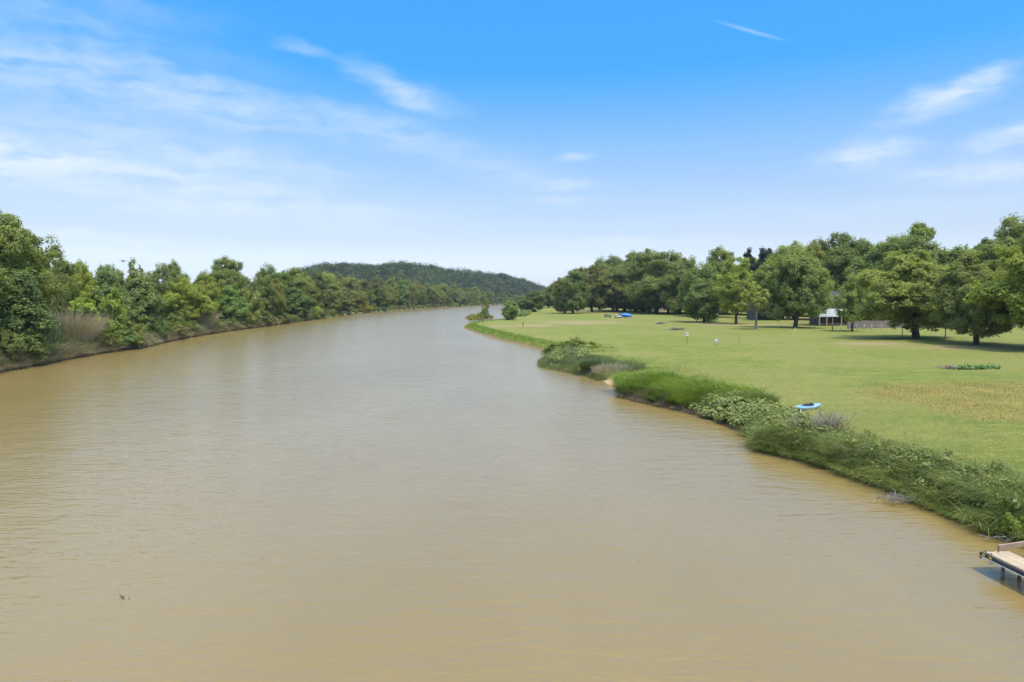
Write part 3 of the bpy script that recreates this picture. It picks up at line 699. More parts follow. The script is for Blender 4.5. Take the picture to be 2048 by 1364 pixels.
# ------------------------------------------------------------------ grasses and waterside plants
def blades(rng, P, length, width, lean, droop, up=1.0):
    """grass blades: four rings each, bending towards lean (n,2) and drooping"""
    n = len(P); L_ = length[:, None]; w = width[:, None]
    a = rng.uniform(0, 2 * np.pi, n); side = np.stack([np.cos(a), np.sin(a), np.zeros(n)], 1)
    ln = np.concatenate([lean, np.zeros((n, 1))], 1); upv = np.array([0, 0, up])
    rings = []
    for f, ww in ((0, 1), (.4, .9), (.75, .6), (1, .12)):
        c = P + L_ * (f * upv * 1.0 + ln * (f * .45 + f * f * .75)) - np.array([0, 0, 1]) * L_ * (droop[:, None] * f * f * f)
        rings += [c - side * w * ww / 2, c + side * w * ww / 2]
    V = np.stack(rings, 1); base = np.arange(n)[:, None] * 8
    F = np.stack([base + np.array([0, 1, 3, 2]) + 2 * k for k in range(3)], 1).reshape(-1, 4)
    return V.reshape(-1, 3), F
def resample(line, step):
    d = np.r_[0, np.cumsum(np.linalg.norm(np.diff(line, axis=0), axis=1))]; s = np.arange(0, d[-1], step)
    return np.stack([np.interp(s, d, line[:, 0]), np.interp(s, d, line[:, 1])], 1)
def to_px(P):
    y = np.maximum(P[:, 1], 1); return CX + FPX * P[:, 0] / y
def strip(rng, line, n, depth, x0, x1, lo=0.05, y0=8, y1=340):
    """random points on land beside a shoreline, for shoreline positions between picture columns x0 and x1"""
    R_ = resample(line, .15); px = to_px(R_); R_ = R_[(px >= x0) & (px <= x1) & (R_[:, 1] > y0) & (R_[:, 1] < y1)]
    T = np.gradient(R_, axis=0); T /= np.maximum(np.linalg.norm(T, axis=1, keepdims=True), 1e-6)
    Nn = np.stack([T[:, 1], -T[:, 0]], 1)
    tst = shore(R_ + Nn * .6)[0]; Nn[tst < 0] *= -1
    i = rng.integers(0, len(R_), n); f = rng.random(n)
    P = R_[i] + Nn[i] * (lo + f * (depth - lo))[:, None] + rng.normal(0, .12, (n, 2))
    s, _ = shore(P); k = (s > min(lo * .6, lo)) & (s < depth * 1.15)
    return P[k], -Nn[i][k], s[k]
def clumpy(rng, P, scale=1.0):
    return .5 + .5 * hump(P, int(rng.integers(1, 999)), 2.6 / scale) * 1.7
def grass_mass(name, label, mat, rng, P, out, s, length, width, lean_k, droop, tint, cat='grass', wind=(.15, .05)):
    n = len(P); c = np.clip(clumpy(rng, P), 0, 1)
    Z = terrain(P); ln = out * (lean_k * rng.uniform(.3, 1.5, n))[:, None] + rng.normal(0, .22, (n, 2)) + np.array(wind)
    Lh = rng.uniform(*length, n) * (.45 + .75 * c)
    V, F = blades(rng, np.c_[P, Z - .03], Lh, rng.uniform(*width, n), ln, rng.uniform(*droop, n))
    ti = np.clip(tint + .45 * (np.clip(clumpy(rng, P, 1.7), 0, 1) - .5) + rng.normal(0, .16, n), 0, 1)
    o = link(name, quads_mesh(name, V, F, np.repeat(ti, 8), mat=M[mat])); tag(o, label, cat, kind='stuff'); return o
def herb_mass(name, label, mat, rng, P, hgt, size, per, cr, cat='plants'):
    """a low carpet of leafy stems"""
    Z = terrain(P); c = np.clip(clumpy(rng, P, .8), 0, 1); C = np.c_[P, Z + hgt * (.25 + .75 * c)]
    idx = np.repeat(np.arange(len(C)), per); n = len(idx)
    off = sphere_pts(rng, n) * (rng.random((n, 1)) ** .5) * cr * np.array([1, 1, .7]); Q = C[idx] + off
    V, F = leaf_quads(Q, off / cr + np.array([0, 0, .8]) + rng.normal(size=(n, 3)) * .35, np.full(n, size), rng, 1.25)
    ti = np.clip(np.repeat(rng.normal(.5, .2, len(C)), per) + rng.normal(0, .15, n), 0, 1)
    o = link(name, quads_mesh(name, V, F, np.repeat(ti, 4), mat=M[mat])); tag(o, label, cat, kind='stuff'); return o
rng = np.random.default_rng(77)
# right bank, from the dock outwards
def tussocks(name, label, mat, rng, C, out, per, length, width, radial, outk, droop, tint, cat='grass'):
    """clumps of blades fountaining out of shared roots"""
    n = len(C); idx = np.repeat(np.arange(n), per); m = len(idx)
    a = rng.uniform(0, 2 * np.pi, m); rr = rng.random(m) ** .5; D = np.stack([np.cos(a), np.sin(a)], 1)
    big = rng.uniform(.6, 1.25, n) * (.65 + .5 * np.clip(clumpy(rng, C, 2.2), 0, 1)); P = C[idx] + D * (rr * .12 * big[idx])[:, None]
    bias = rng.normal(0, .25, (n, 2)) + out * outk
    ln = D * (rr * radial)[:, None] + bias[idx] + rng.normal(0, .12, (m, 2))
    V, F = blades(rng, np.c_[P, terrain(C)[idx] - .04], rng.uniform(*length, m) * big[idx], rng.uniform(*width, m), ln, rng.uniform(*droop, m))
    ti = np.clip(tint + rng.normal(0, .3, n)[idx] + .3 * (clumpy(rng, C, 3)[idx] - .5) + rng.normal(0, .13, m), 0, 1)
    o = link(name, quads_mesh(name, V, F, np.repeat(ti, 8), mat=M[mat])); tag(o, label, cat, kind='stuff'); return o
P, o, s = strip(rng, right, 1750, 3.3, 1500, 2600, -.1)
tussocks('bank_grass', 'long dark green grass drooping over the near right bank', 'grass_dark', rng, P, o, 44, (.6, 1.1), (.016, .032), .65, .5, (.2, .75), .58)
P, o, s = strip(rng, right, 20000, 3.5, 1500, 2600, .0)
grass_mass('bank_grass', 'short grass between the tussocks of the near right bank', 'grass_dark', rng, P, o, s, (.3, .7), (.015, .03), .5, (.2, .8), .35)
P, o, s = strip(rng, right, 8000, 4.4, 1500, 2600, 2.6)
grass_mass('bank_grass', 'shorter weedy grass with brown heads where the lawn meets the near bank', 'reed', rng, P, o, s, (.15, .5), (.010, .018), .15, (.1, .5), .45)
P, o, s = strip(rng, right, 3000, 4.0, 1512, 2600, .3)
grass_mass('dry_grass', 'dry straw stems mixed into the near bank grass', 'dry_grass', rng, P, o, s, (.5, 1.2), (.010, .018), .5, (.2, .8), .45)
P, o, s = strip(rng, right, 300, 3.2, 1490, 2600, .2)
herb_mass('bank_weeds', 'broad-leaved weeds mixed into the near bank grass', 'vine', rng, P, .85, .10, 26, .32)
P, o, s = strip(rng, right, 1100, 3.0, 1385, 1512, .0)
herb_mass('leafy_ground_cover', 'pale leafy vines covering the bank below the blue kayak', 'vine', rng, P, .75, .17, 26, .42)
P, o, s = strip(rng, right, 1900, 5.0, 1228, 1405, .55)
tussocks('sedge', 'bright green feathery sedge bulging over the water beside the sandy inlet', 'sedge', rng, P, o, 44, (.8, 1.45), (.018, .034), .55, .30, (.1, .6), .5)
P, o, s = strip(rng, right, 16000, 1.5, 1236, 1420, -.1)
grass_mass('dry_grass', 'grey-brown dead stems under the bright sedge at the waterline', 'dry_grass', rng, P, o, s, (.4, .95), (.014, .028), .7, (.3, .9), .12)
P, o, s = strip(rng, right, 30000, 5.0, 1080, 1205, -.8, 60, 110)
grass_mass('reeds', 'grey-green reeds standing in the shallows left of the sandy inlet', 'reed', rng, P, o, s, (.5, 1.05), (.02, .035), .15, (.0, .25), .50)
P, o, s = strip(rng, right, 22000, 10.5, 1088, 1240, 3.0, 50, 110)
k = rng.random(len(P)) < 1.1 - (s - 3) / 7; P, o, s = P[k], o[k], s[k]
grass_mass('meadow_grass', 'uncut meadow grass behind the reeds', 'sedge', rng, P, o, s, (.12, .45), (.015, .03), .1, (.1, .4), .55)
P, o, s = strip(rng, right, 420, 6, 1085, 1110, .5, 80, 130)
herb_mass('leafy_ground_cover', 'leafy weeds on the bank left of the reeds', 'vine', rng, P, .55, .22, 22, .4)
P, o, s = strip(rng, right, 20000, 3.5, 900, 1090, .4)
grass_mass('bank_grass', 'short bright grass edging the distant lawn above the red soil bank', 'sedge', rng, P, o, s, (.3, .75), (.03, .06), .3, (.1, .4), .45)
P, o, s = strip(rng, right, 500, 7, 1015, 1050, .5, 255, 480)
herb_mass('leafy_ground_cover', 'green scrub along the bank behind the lone bushy tree', 'vine', rng, P, 1.3, .4, 26, .8)
# left bank
P, o, s = strip(rng, left, 60000, 3.0, -250, 500, 0)
grass_mass('dry_grass', 'dry tan grass hanging over the cut left bank', 'dry_grass', rng, P, o, s, (.5, 1.3), (.03, .06), .55, (.2, .8), .38)
P, o, s = strip(rng, left, 2800, 2.4, -250, 560, .0)
tussocks('dry_grass', 'tan tussocks fringing the water below the left wood', 'dry_grass', rng, P, o, 34, (.8, 1.7), (.03, .055), .7, .5, (.2, .9), .5)
P, o, s = strip(rng, left, 4600, 4.2, -250, 640, .2)
tussocks('bank_grass', 'grey-green tussocks fringing the water below the left wood', 'reed', rng, P, o, 34, (.9, 2.0), (.03, .055), .6, .4, (.2, .8), .35)
P, o, s = strip(rng, left, 40000, 5.5, -250, 760, .0)
grass_mass('bank_grass', 'green undergrowth at the foot of the left wood', 'grass_dark', rng, P, o, s, (.6, 1.5), (.03, .06), .3, (.1, .5), .35)
# lawn tufts near the camera give the mown surface its grain
n = 130000; d = 27 / np.sqrt(rng.uniform((27 / 105) ** 2, 1, n)); q = rng.uniform(.05, .80, n); P = np.stack([q * d, d], 1)
s, lf = shore(P); P = P[(s > 2.8) & ~lf]
w_ = np.array([ground_at(*p)[:2] for p in [(1700, 783), (1790, 766), (2110, 762), (2300, 850), (1960, 842)]]); P = P[~inside(P, w_) | (rng.random(len(P)) < .15)]; n = len(P)
V, F = blades(rng, np.c_[P, terrain(P) - .01], rng.uniform(.02, .07, n), rng.uniform(.010, .022, n) * (1 + P[:, 1] / 70), rng.normal(0, .5, (n, 2)), rng.uniform(.1, .5, n))
ti = np.clip(.5 + .4 * hump(P, 4, .6) + rng.normal(0, .2, n), 0, 1)
M['lawn'] = foliage_mat('lawn', (.17, .205, .038), (.33, .33, .088), .3, hue=0)
tag(link('lawn_grass', quads_mesh('lawn_grass', V, F, np.repeat(ti, 8), mat=M['lawn'])), 'mown lawn grass', 'grass', kind='stuff')

M['straw'] = foliage_mat('straw', (.20, .17, .05), (.44, .34, .13), .35, hue=0)
n = 40000; lo_, hi_ = w_.min(0), np.minimum(w_.max(0), [70, 90]); P = rng.uniform(lo_, hi_, (n, 2)); P = P[inside(P + rng.normal(0, .9, (n, 2)), w_) & (rng.random(n) < np.clip(.25 + clumpy(rng, P, 2.5), 0, 1))]; n = len(P)
V, F = blades(rng, np.c_[P, terrain(P) - .01], rng.uniform(.04, .15, n), rng.uniform(.014, .03, n), rng.normal(0, .35, (n, 2)), rng.uniform(.1, .5, n))
tag(link('dry_grass', quads_mesh('dry_grass', V, F, np.repeat(np.clip(rng.normal(.25, .25, n), 0, 1), 8), mat=M['straw'])), 'straw-coloured dry grass patch on the right of the lawn', 'grass', kind='stuff')

# --- single plants one can point at
def tuft(name, p, label, cat, n, r, length, width, mat, lean=.3, droop=(.0, .3), seed=1, tint=.5, group=None, squash=1.0, col=None):
    g = np.random.default_rng(seed); a = g.uniform(0, 6.28, n); rr = r * np.sqrt(g.random(n))
    D = np.stack([np.cos(a), np.sin(a) * squash], 1); B = np.c_[D * rr[:, None], np.zeros(n) - .05]
    V, F = blades(g, B, g.uniform(*length, n) * (1.1 - .35 * (rr / r) ** 2), g.uniform(*width, n), D * (lean * rr / r)[:, None] + g.normal(0, .12, (n, 2)), g.uniform(*droop, n))
    o = link(name, quads_mesh(name, V, F, np.repeat(np.clip(g.normal(tint, .2, n), 0, 1), 8), mat=M[mat])); o.location = p
    if col: o.color = col + (1,)
    return tag(o, label, cat, group)
def at_left(px, inl):
    x, y = left_at(px, inl); return Vector((x, y, zg(x, y)))
tuft('cane_clump', at_left(140, 4.2), 'tall pale tan cane clump on the left bank beside the dark tree', 'cane', 2200, 3.4, (4.4, 6.8), (.035, .06), 'cane', .55, (.0, .45), 3, .45, group='dry cane clumps on the left bank')
tuft('cane_clump', at_left(112, 2.8), 'grey-green reedy clump on the bank just left of the tall pale cane', 'cane', 800, 2.4, (1.8, 3.2), (.03, .06), 'reed', .35, (.0, .35), 4, .35, group='dry cane clumps on the left bank')
tuft('cane_clump', at_left(180, 2.2), 'low brown reedy clump at the water right of the tall pale cane', 'cane', 900, 2.6, (1.6, 2.7), (.03, .06), 'cane', .45, (.1, .5), 5, .2, group='dry cane clumps on the left bank', col=(.75, .75, .65))
tuft('cane_clump', at_left(408, 1.8), 'smaller tan cane clump fanning out over the water in the middle of the left bank', 'cane', 1000, 2.1, (3.8, 5.8), (.035, .07), 'cane', .5, (.0, .2), 6, .5, group='dry cane clumps on the left bank')
def bush_px(px, base, top, hw, label, var=0, col=MD, cat='shrub', group=None, name='shrub'):
    return plant_px('bush', px, base, top, hw, label, cat=cat, group=group, var=var, col=col, name=name)
p = ground_at(1507, 809); tuft('grass_clump', p, 'round dark green clump on the lawn edge left of the blue kayak', 'shrub', 3600, 1.45, (.7, 1.35), (.02, .035), 'grass_dark', .55, (.1, .4), 8, .45)
p = ground_at(1185, 737); tuft('grass_clump', p, 'round grey-green clump behind the reeds', 'shrub', 2400, 1.3, (.8, 1.5), (.025, .045), 'reed', .6, (.1, .4), 9, .3, col=(.8, .85, .8))
p = ground_at(1225, 745); tuft('dry_grass_clump', p, 'pale feathery dry grass right of the grey-green clump', 'grass', 1200, 2.2, (.8, 1.5), (.015, .03), 'dry_grass', .4, (.1, .4), 10, .6)
for k, (px, base, top, hw, col, lab) in enumerate([
    (1120, 700, 682, 30, (1.10, 1.10, 0.99), 'low pale green shrub at the left end of the thicket on the lawn edge'),
    (1152, 698, 676, 24, (0.99, 1.01, 0.87), 'middle shrub of the lawn-edge thicket, with a spire sticking up'),
    (1178, 695, 680, 20, (1.04, 1.07, 0.93), 'low pale green shrub at the right end of the thicket on the lawn edge'),
    (1098, 710, 694, 15, (0.81, 0.93, 0.64), 'bright green shrub at the water in front of the thicket'),
    (1555, 868, 838, 22, (1.28, 1.28, 1.16), 'pale leafy shrub on the bank between the sandy patch and the dead brush'),
    (1872, 1002, 962, 22, (1.28, 1.22, 0.75), 'light green leafy shrub in the middle of the near bank grass'),
    (2030, 1072, 1020, 34, (1.16, 1.28, 0.70), 'bright leafy shrub on the bank beside the dock'),
    (1735, 935, 908, 16, (1.04, 1.10, 0.93), 'small pale leafy shrub on the bank edge above the driftwood')]):
    bush_px(px, base, top, hw, lab, k, col, group='leafy shrubs on the right bank')
p = ground_at(1152, 697); tuft('weed_spire', p, 'thin dark weed spire standing up from the thicket', 'weed', 40, .25, (1.6, 2.6), (.05, .09), 'grass_dark', .15, (0, .1), 12, .1)
# small island
p = Vector((ISL[0], ISL[1], .3))
for k, (px, base, top, hw, kind, col, lab) in enumerate([
    (947, 641, 626, 10, 'bush', (1.35, 1.25, .8), 'low yellowish shrub on the left end of the small island'),
    (958, 640, 624, 9, 'bush', (1.2, 1.15, .8), 'low yellowish shrub in the middle of the small island'),
    (969, 639, 612, 9, 'bush', (.95, 1.1, .95), 'taller dark green shrub on the small island'),
    (973, 637, 597, 9, 'sparse', (1.0, 1.1, .9), 'small tree sticking up from the small island'),
    (980, 636, 628, 6, 'bush', (1.1, .95, .7), 'brownish low shrub on the right end of the small island')]):
    x, y = px_plane(px, base, .3); sc = scale_at(y)
    plant(kind, x, y, (base - top) / sc, hw / sc, lab, cat='shrub' if kind == 'bush' else 'tree', group='plants on the small island', var=k, col=col, z=.1)
g = np.random.default_rng(8); n = 1800; a = g.uniform(0, 6.28, n); u = np.sqrt(g.random(n)); c_, s_ = math.cos(.95), math.sin(.95)
l1, l2 = u * np.cos(a) * 9.0, u * np.sin(a) * 3.0; P = ISL + np.stack([l1 * c_ + l2 * s_ * -1 * -1, -l1 * s_ + l2 * c_], 1)
P = ISL + np.stack([l1, l2], 1) @ np.array([[c_, -s_], [s_, c_]]).T
V, F = blades(g, np.c_[P, np.maximum(terrain(P), .0) - .05], g.uniform(.6, 1.3, n), g.uniform(.06, .12, n), g.normal(0, .3, (n, 2)), g.uniform(.1, .4, n))
tag(link('dry_grass', quads_mesh('dry_grass', V, F, np.repeat(np.clip(g.normal(.4, .2, n), 0, 1), 8), mat=M['reed'])), 'brownish grass covering the small island', 'grass', kind='stuff')

# --- dead wood
def brush(name, p, label, seed, n, r, h, rad=.02, mat='deadwood', cat='brushwood', group=None, flat=.4):
    g = random.Random(seed); mb = MB()
    for _ in range(n):
        a = g.uniform(0, 6.28); s = Vector((g.gauss(0, r * .45), g.gauss(0, r * .3), g.uniform(0, h * .3)))
        d = Vector((math.cos(a), math.sin(a) * .6, g.uniform(.05, flat) * 1.2)); L_ = g.uniform(.4, 1) * r
        e = s + d * L_; e.z = min(e.z, h); md = s.lerp(e, .5) + Vector((g.uniform(-.1, .1), g.uniform(-.1, .1), g.uniform(0, .12)))
        q = rad * g.uniform(.5, 1.3); mb.tube([s, md, e], [q, q * .75, q * .25], 5)
    o = mb.build(name, M[mat]); o.location = p; return tag(o, label, cat, group)
GB = 'heaps of dead branches on the lawn'
brush('brush_pile', ground_at(1320, 648), 'small heap of dead branches on the lawn nearest the flat-roofed canopy', 1, 60, 1.3, .8, .05, cat='brush pile', group=GB)
brush('brush_pile', ground_at(1355, 660), 'flat heap of dead branches on the lawn behind the white birdhouse', 2, 70, 1.7, .7, .05, 'deadwood', 'brush pile', GB)
brush('brush_pile', ground_at(1911, 738), 'grey heap of dead twigs around a cut log on the right of the lawn', 3, 90, 1.2, .55, .03, 'deadwood', 'brush pile', GB)
mb = MB(); mb.tube([(-.75, 0, .14), (0, .05, .17), (.8, .1, .22)], [.13, .15, .12], 10).tube([(-.1, .05, .2), (-.5, -.3, .05)], [.07, .05], 7)
o = mb.build('log', M['log']); o.location = ground_at(1909, 738); tag(o, 'pale tan cut log lying in the grey twigs on the right of the lawn', 'log')
g = np.random.default_rng(33); L0 = np.array([[x, g.uniform(-.35, .35), .1 + .1 * abs(math.sin(x * 2)), g.uniform(.22, .34)] for x in np.linspace(0, 4.2, 14)])
V, F, ti = fill_lobes(g, L0, 120, 18, .22, .11, zmin=.02)
o = link('cut_branch', quads_mesh('cut_branch', V, F, ti, mat=M['leaf_dark'])); o.location = ground_at(1916, 739); o.rotation_euler = (0, 0, R(4)); o.color = (1.2, 1.5, 1.4, 1)
tag(o, 'long cut branch with dark green leaves lying right of the tan log', 'branch')
brush('dead_brush', ground_at(1640, 868), 'pale bare twigs of a dead bush on the bank below the kayak', 5, 120, 1.7, 1.3, .014, group='dead brush on the near bank', flat=1.1)
brush('dead_brush', ground_at(1668, 858), 'reddish grey dead stems standing right of the pale bare twigs', 6, 80, 1.1, 1.4, .014, 'cane', group='dead brush on the near bank', flat=1.6)
brush('dead_brush', ground_at(1720, 925), 'bleached twigs poking out of the bank grass right of the dead bush', 7, 40, 1.1, .9, .012, group='dead brush on the near bank', flat=.9)
x, y = px_plane(1806, 1000, .15); brush('driftwood', (x, y, .12), 'tangle of bleached driftwood caught at the waterline below the near bank', 8, 60, .95, .45, .018, cat='driftwood', flat=.3)
x, y = px_plane(2012, 1083, .1); brush('driftwood', (x, y, .08), 'few pale broken branches at the waterline beside the dock', 9, 14, .7, .35, .02, cat='driftwood', flat=.3)
x, y = px_plane(1392, 832, .1); brush('driftwood', (x, y, .08), 'thin white sticks leaning at the waterline where the sedge ends', 10, 10, .9, .9, .015, cat='driftwood', flat=1.2)
p = ground_at(1344, 752); mb = MB()
for dx, dy in ((-.18, .1), (.0, -.05), (.14, .1), (.26, -.1)): mb.tube([(0, 0, 0), (dx * .6, dy, .5), (dx * 1.6, dy * 1.3, 1.15)], [.02, .015, .006], 5)
o = mb.build('dead_shrub', M['deadwood']); o.location = p; tag(o, 'few bare forked stems standing on the lawn behind the bright sedge', 'dead shrub')
# stick floating near the camera
x, y = px_plane(246, 1198, 0); mb = MB()
mb.tube([(-.16, .10, .10), (-.10, .06, .07), (-.02, .02, .05), (.04, -.02, .01), (.10, -.05, -.06)], [.007, .012, .022, .016, .012], 7)
mb.tube([(-.02, .02, .05), (.02, .05, .09)], [.010, .005], 5)
mb.tube([(.20, -.03, -.05), (.195, -.03, .02), (.198, -.03, .075)], [.010, .009, .005], 6)
mb.tube([(.10, -.05, -.06), (.20, -.03, -.05)], [.012, .010], 6)
o = mb.build('floating_branch', M['bark']); o.location = (x, y, 0); tag(o, 'small dark twisted branch poking out of the brown water at lower left', 'branch')
# bare snag on the vine-wrapped tree is a dead trunk of its own
p = at_left(210, 9.5); mb = MB()
h = CAM_H + (595 - 524) / scale_at(p.y) - p.z
mb.tube([(0, 0, 0), (.5, 0, h * .5), (-.3, 0, h * .82), (.0, 0, h * .92), (-.35, 0, h)], [.16, .10, .06, .04, .02], 7)
for a, b, c in ((-.9, .2, .9), (.7, -.1, .7), (.5, .3, 1.3)): mb.tube([(0, 0, h * .82), (a * .5, b, h * .82 + c * .5), (a, b, h * .82 + c)], [.06, .04, .015], 5)
o = mb.build('dead_tree', M['bark_grey']); o.location = p; tag(o, 'bare grey snag sticking up from the vines against the sky on the left', 'dead tree')
# ------------------------------------------------------------------ built things
def at3(px, py, z): x, y = px_plane(px, py, z); return Vector((x, y, z))
def thing(name, loc, label, cat, rz=0.0, group=None): return tag(empty(name, loc, rz), label, cat, group)
RZ = lambda a: Matrix.Rotation(R(a), 3, 'Z')
RX = lambda a: Matrix.Rotation(R(a), 3, 'X')
RY = lambda a: Matrix.Rotation(R(a), 3, 'Y')
# --- dock: a narrow plank deck running towards the camera, tied to the bank by a long beam
DZ = .66
A, B, Cn = at3(1965, 1103, DZ), at3(1999, 1093.5, DZ), at3(2048, 1143, DZ)
d = (Cn - A).normalized(); wv_ = B - A; wid = (wv_ - d * wv_.dot(d)).length
dk = thing('dock', (A.x, A.y, 0), 'weathered plank dock with a dark edge board and two yellow stickers, at the right bank', 'dock', math.atan2(d.y, d.x))
LN = 4.6; sg = 1 if (Vector((-d.y, d.x, 0))).dot(wv_) > 0 else -1
# local x along the deck (towards the camera), local y across it (towards the bank)
mb = MB(); nb = 7; bw = wid / nb
g = random.Random(3)
for k in range(nb): mb.box((LN / 2 + .02 + g.uniform(-.012, .012), sg * (bw * (k + .5)), DZ - .02 + g.uniform(-.003, .003)), (LN, bw - .012, .04), bev=.004)
mb.build('deck', M['deck'], dk)
mb = MB(); mb.box((LN / 2, sg * -.03, DZ - .075), (LN + .1, .05, .11), bev=.006).box((-.035, sg * wid / 2, DZ - .075), (.05, wid + .06, .11), bev=.006).box((LN / 2, sg * (wid + .03), DZ - .075), (LN + .1, .05, .11), bev=.006)
for k in range(5): mb.box((.5 + k * .95, sg * wid / 2, DZ - .085), (.06, wid - .02, .07))
mb.build('frame', M['steel_dark'], dk)
mb = MB(); mb.box((LN / 2, sg * -.062, DZ - .142), (LN + .06, .03, .024)).build('edge_strip', M['pale_hull'], dk)
mb = MB(); mb.box((LN / 2 + .1, sg * .03, DZ + .012), (LN, .045, .02), bev=.004).build('edge_strip', M['beam'], dk)
for xx in (.12, .40): mb = MB(); mb.box((xx, sg * -.058, DZ - .07), (.11, .006, .072), bev=.002).build('sticker', M['yellow'], dk)
for xx, yy in ((.05, .06), (.30, .06), (.10, wid * .52)): mb = MB(); mb.cyl((xx, sg * yy, DZ + .03), .022, .035, n=10).build('bolt', M['black'], dk)
mb = MB(); mb.box((-.05, sg * -.02, DZ - .16), (.05, .05, .15), bev=.006).build('corner_post', M['steel_dark'], dk)
for xx, yy in ((.72, .12), (.80, .62), (3.0, .12), (3.08, .62)):
    mb = MB(); mb.tube([(xx, sg * yy, -1.4), (xx, sg * yy, .05), (xx, sg * yy, DZ - .1)], [.05, .05, .05], 10).build('leg', M['rust'], dk)
b0 = B + Vector((-.05, -.02, -.03)); e0 = at3(2048, 1085, DZ + .02); dv = (e0 - b0).normalized(); b1 = b0 + dv * 2.6; Mi = Matrix.Rotation(-math.atan2(d.y, d.x), 3, 'Z')
l0, l1 = Mi @ (b0 - dk.location), Mi @ (b1 - dk.location)
mb = MB(); c = (l0 + l1) / 2; mb.box((c.x, c.y, c.z - .05), ((l1 - l0).length, .07, .18), Matrix.Rotation(math.atan2(l1.y - l0.y, l1.x - l0.x), 3, 'Z'), bev=.008)
mb.build('gangway_beam', M['beam'], dk)

# --- kayak
pa, pb = ground_at(1588, 824), ground_at(1641, 815)
ky = thing('kayak', ((pa + pb) / 2 + Vector((0, 0, -.01))), 'light blue kayak with a dark cockpit, lying at the edge of the lawn', 'kayak', math.atan2(pb.y - pa.y, pb.x - pa.x))
ky.rotation_euler = (R(10), R(-1), ky.rotation_euler.z)
LK = (pb - pa).length * 1.0; hl = LK / 2
def kayak_part(lo, hi, mat, name, ns=26, nc=14):
    V, F = [], []
    for i in range(ns):
        u = -1 + 2 * i / (ns - 1); w = .31 * max(0.02, 1 - abs(u) ** 2.3) ** .8; rocker = .07 * abs(u) ** 2.6; dp = .30 * max(.12, 1 - abs(u) ** 3)
        for k in range(nc):
            tt = lo + (hi - lo) * k / (nc - 1); cs, sn = math.cos(tt), math.sin(tt)
            yy = w * math.copysign(abs(cs) ** .75, cs); zz = (.13 if sn > 0 else 1) * sn * dp * (.9 if sn < 0 else 1.1) + .30 + rocker * (1 if sn > -.5 else .8)
            if sn < 0: zz = .30 + rocker + sn * (dp - .02)
            V.append((u * hl, yy, zz))
    for i in range(ns - 1):
        for k in range(nc - 1):
            a = i * nc + k; F.append((a, a + 1, a + nc + 1, a + nc))
    o = link(name, quads_mesh(name, V, F, smooth=True), M[mat], ky)
    return o
kayak_part(math.pi, 2 * math.pi, 'pale_hull', 'hull'); kayak_part(0, math.pi, 'blue_hull', 'deck')
rim, well = MB(), MB(); ring = []
for k in range(25):
    a = 2 * math.pi * k / 24; ring.append((.0 + .52 * math.cos(a), .19 * math.sin(a), .372))
rim.tube(ring, .022, 8).build('cockpit_rim', M['black'], ky)
well.prism([(x, y) for x, y, z in ring[:-1]], 'Z', .350, .362).build('cockpit', M['black'], ky)
mb = MB(); mb.box((.36, 0, .40), (.06, .30, .12), RY(20), bev=.02).build('seat_back', M['black'], ky)
for s in (-1, 1): mb = MB(); mb.tube([(s * hl * .93, -.03, .47), (s * hl * .93, 0, .50), (s * hl * .93, .03, .47)], .012, 6).build('handle', M['black'], ky)
mb = MB(); mb.cyl((-hl * .5, 0, .352), .09, .012, n=16).build('hatch', M['tarp'], ky)
p = ground_at(1601, 831); mb = MB(); mb.tube([(0, 0, 0), (.02, 0, .2), (.0, 0, .42)], [.03, .03, .028], 8); o = mb.build('stake', M['white']); o.location = p; tag(o, 'short white stake in front of the blue kayak', 'stake')
p = ground_at(1640, 834); mb = MB(); mb.tube([(0, 0, 0), (.02, 0, .5), (.05, 0, 1.0)], [.035, .03, .03], 8); o = mb.build('stake', M['deadwood']); o.location = p; tag(o, 'taller grey stake at the right end of the blue kayak', 'stake')

# --- birdhouse, mesh chair, rod
p = ground_at(1374, 689); k = 1 / scale_at(p.y)
bh = thing('birdhouse', p, 'white birdhouse on a thin leaning post in the middle of the lawn', 'birdhouse')
mb = MB(); mb.tube([(0, 0, -.2), (.02, 0, .7), (.05, 0, 18 * k)], [.035, .035, .03], 8).build('post', M['rust'], bh)
mb = MB(); h0 = 17.6 * k; mb.prism([(-.15, h0), (.15, h0), (.15, h0 + .40), (0, h0 + .52), (-.15, h0 + .40)], 'Y', -.15, .15)
mb.build('box', M['white'], bh)
mb = MB(); mb.box((-.10, 0, h0 + .48), (.28, .42, .03), RY(-39)).box((.10, 0, h0 + .48), (.28, .42, .03), RY(39)).build('roof', M['white'], bh)
mb = MB(); mb.cyl((-.02, -.153, h0 + .28), .055, .02, 'Y', 14).build('entrance_hole', M['black'], bh)
p = ground_at(1434, 689); k = 1 / scale_at(p.y)
ch = thing('lawn_chair', p, 'grey lawn chair with one white slat, standing alone on the lawn', 'chair', R(8)); w = .50
mb = MB()
for s in (-1, 1): mb.tube([(s * w / 2, -.30, 0), (s * w / 2, -.26, .42), (s * w / 2, .22, .40), (s * w / 2, .34, .98)], .022, 8)
mb.tube([(-w / 2, .33, .96), (w / 2, .33, .96)], .02, 8).build('frame', M['metal'], ch)
for s in (-1, 1): mb = MB(); mb.tube([(s * w / 2, .22, .40), (s * w / 2, .34, 0)], .022, 8).build('leg', M['metal'], ch)
for zz, mt in ((.46, 'grey_slat'), (.57, 'grey_slat'), (.70, 'white'), (.81, 'grey_slat'), (.91, 'grey_slat')):
    mb = MB(); yy = .22 + (zz - .40) * .207; mb.box((0, yy - .03, zz), (w, .02, .10 if mt == 'white' else .075), RX(-12), bev=.004); mb.build('back_slat', M[mt], ch)
mb = MB()
for j in range(4): mb.box((0, -.22 + j * .125, .425), (w, .10, .02), bev=.004)
mb.build('seat', M['grey_slat'], ch)
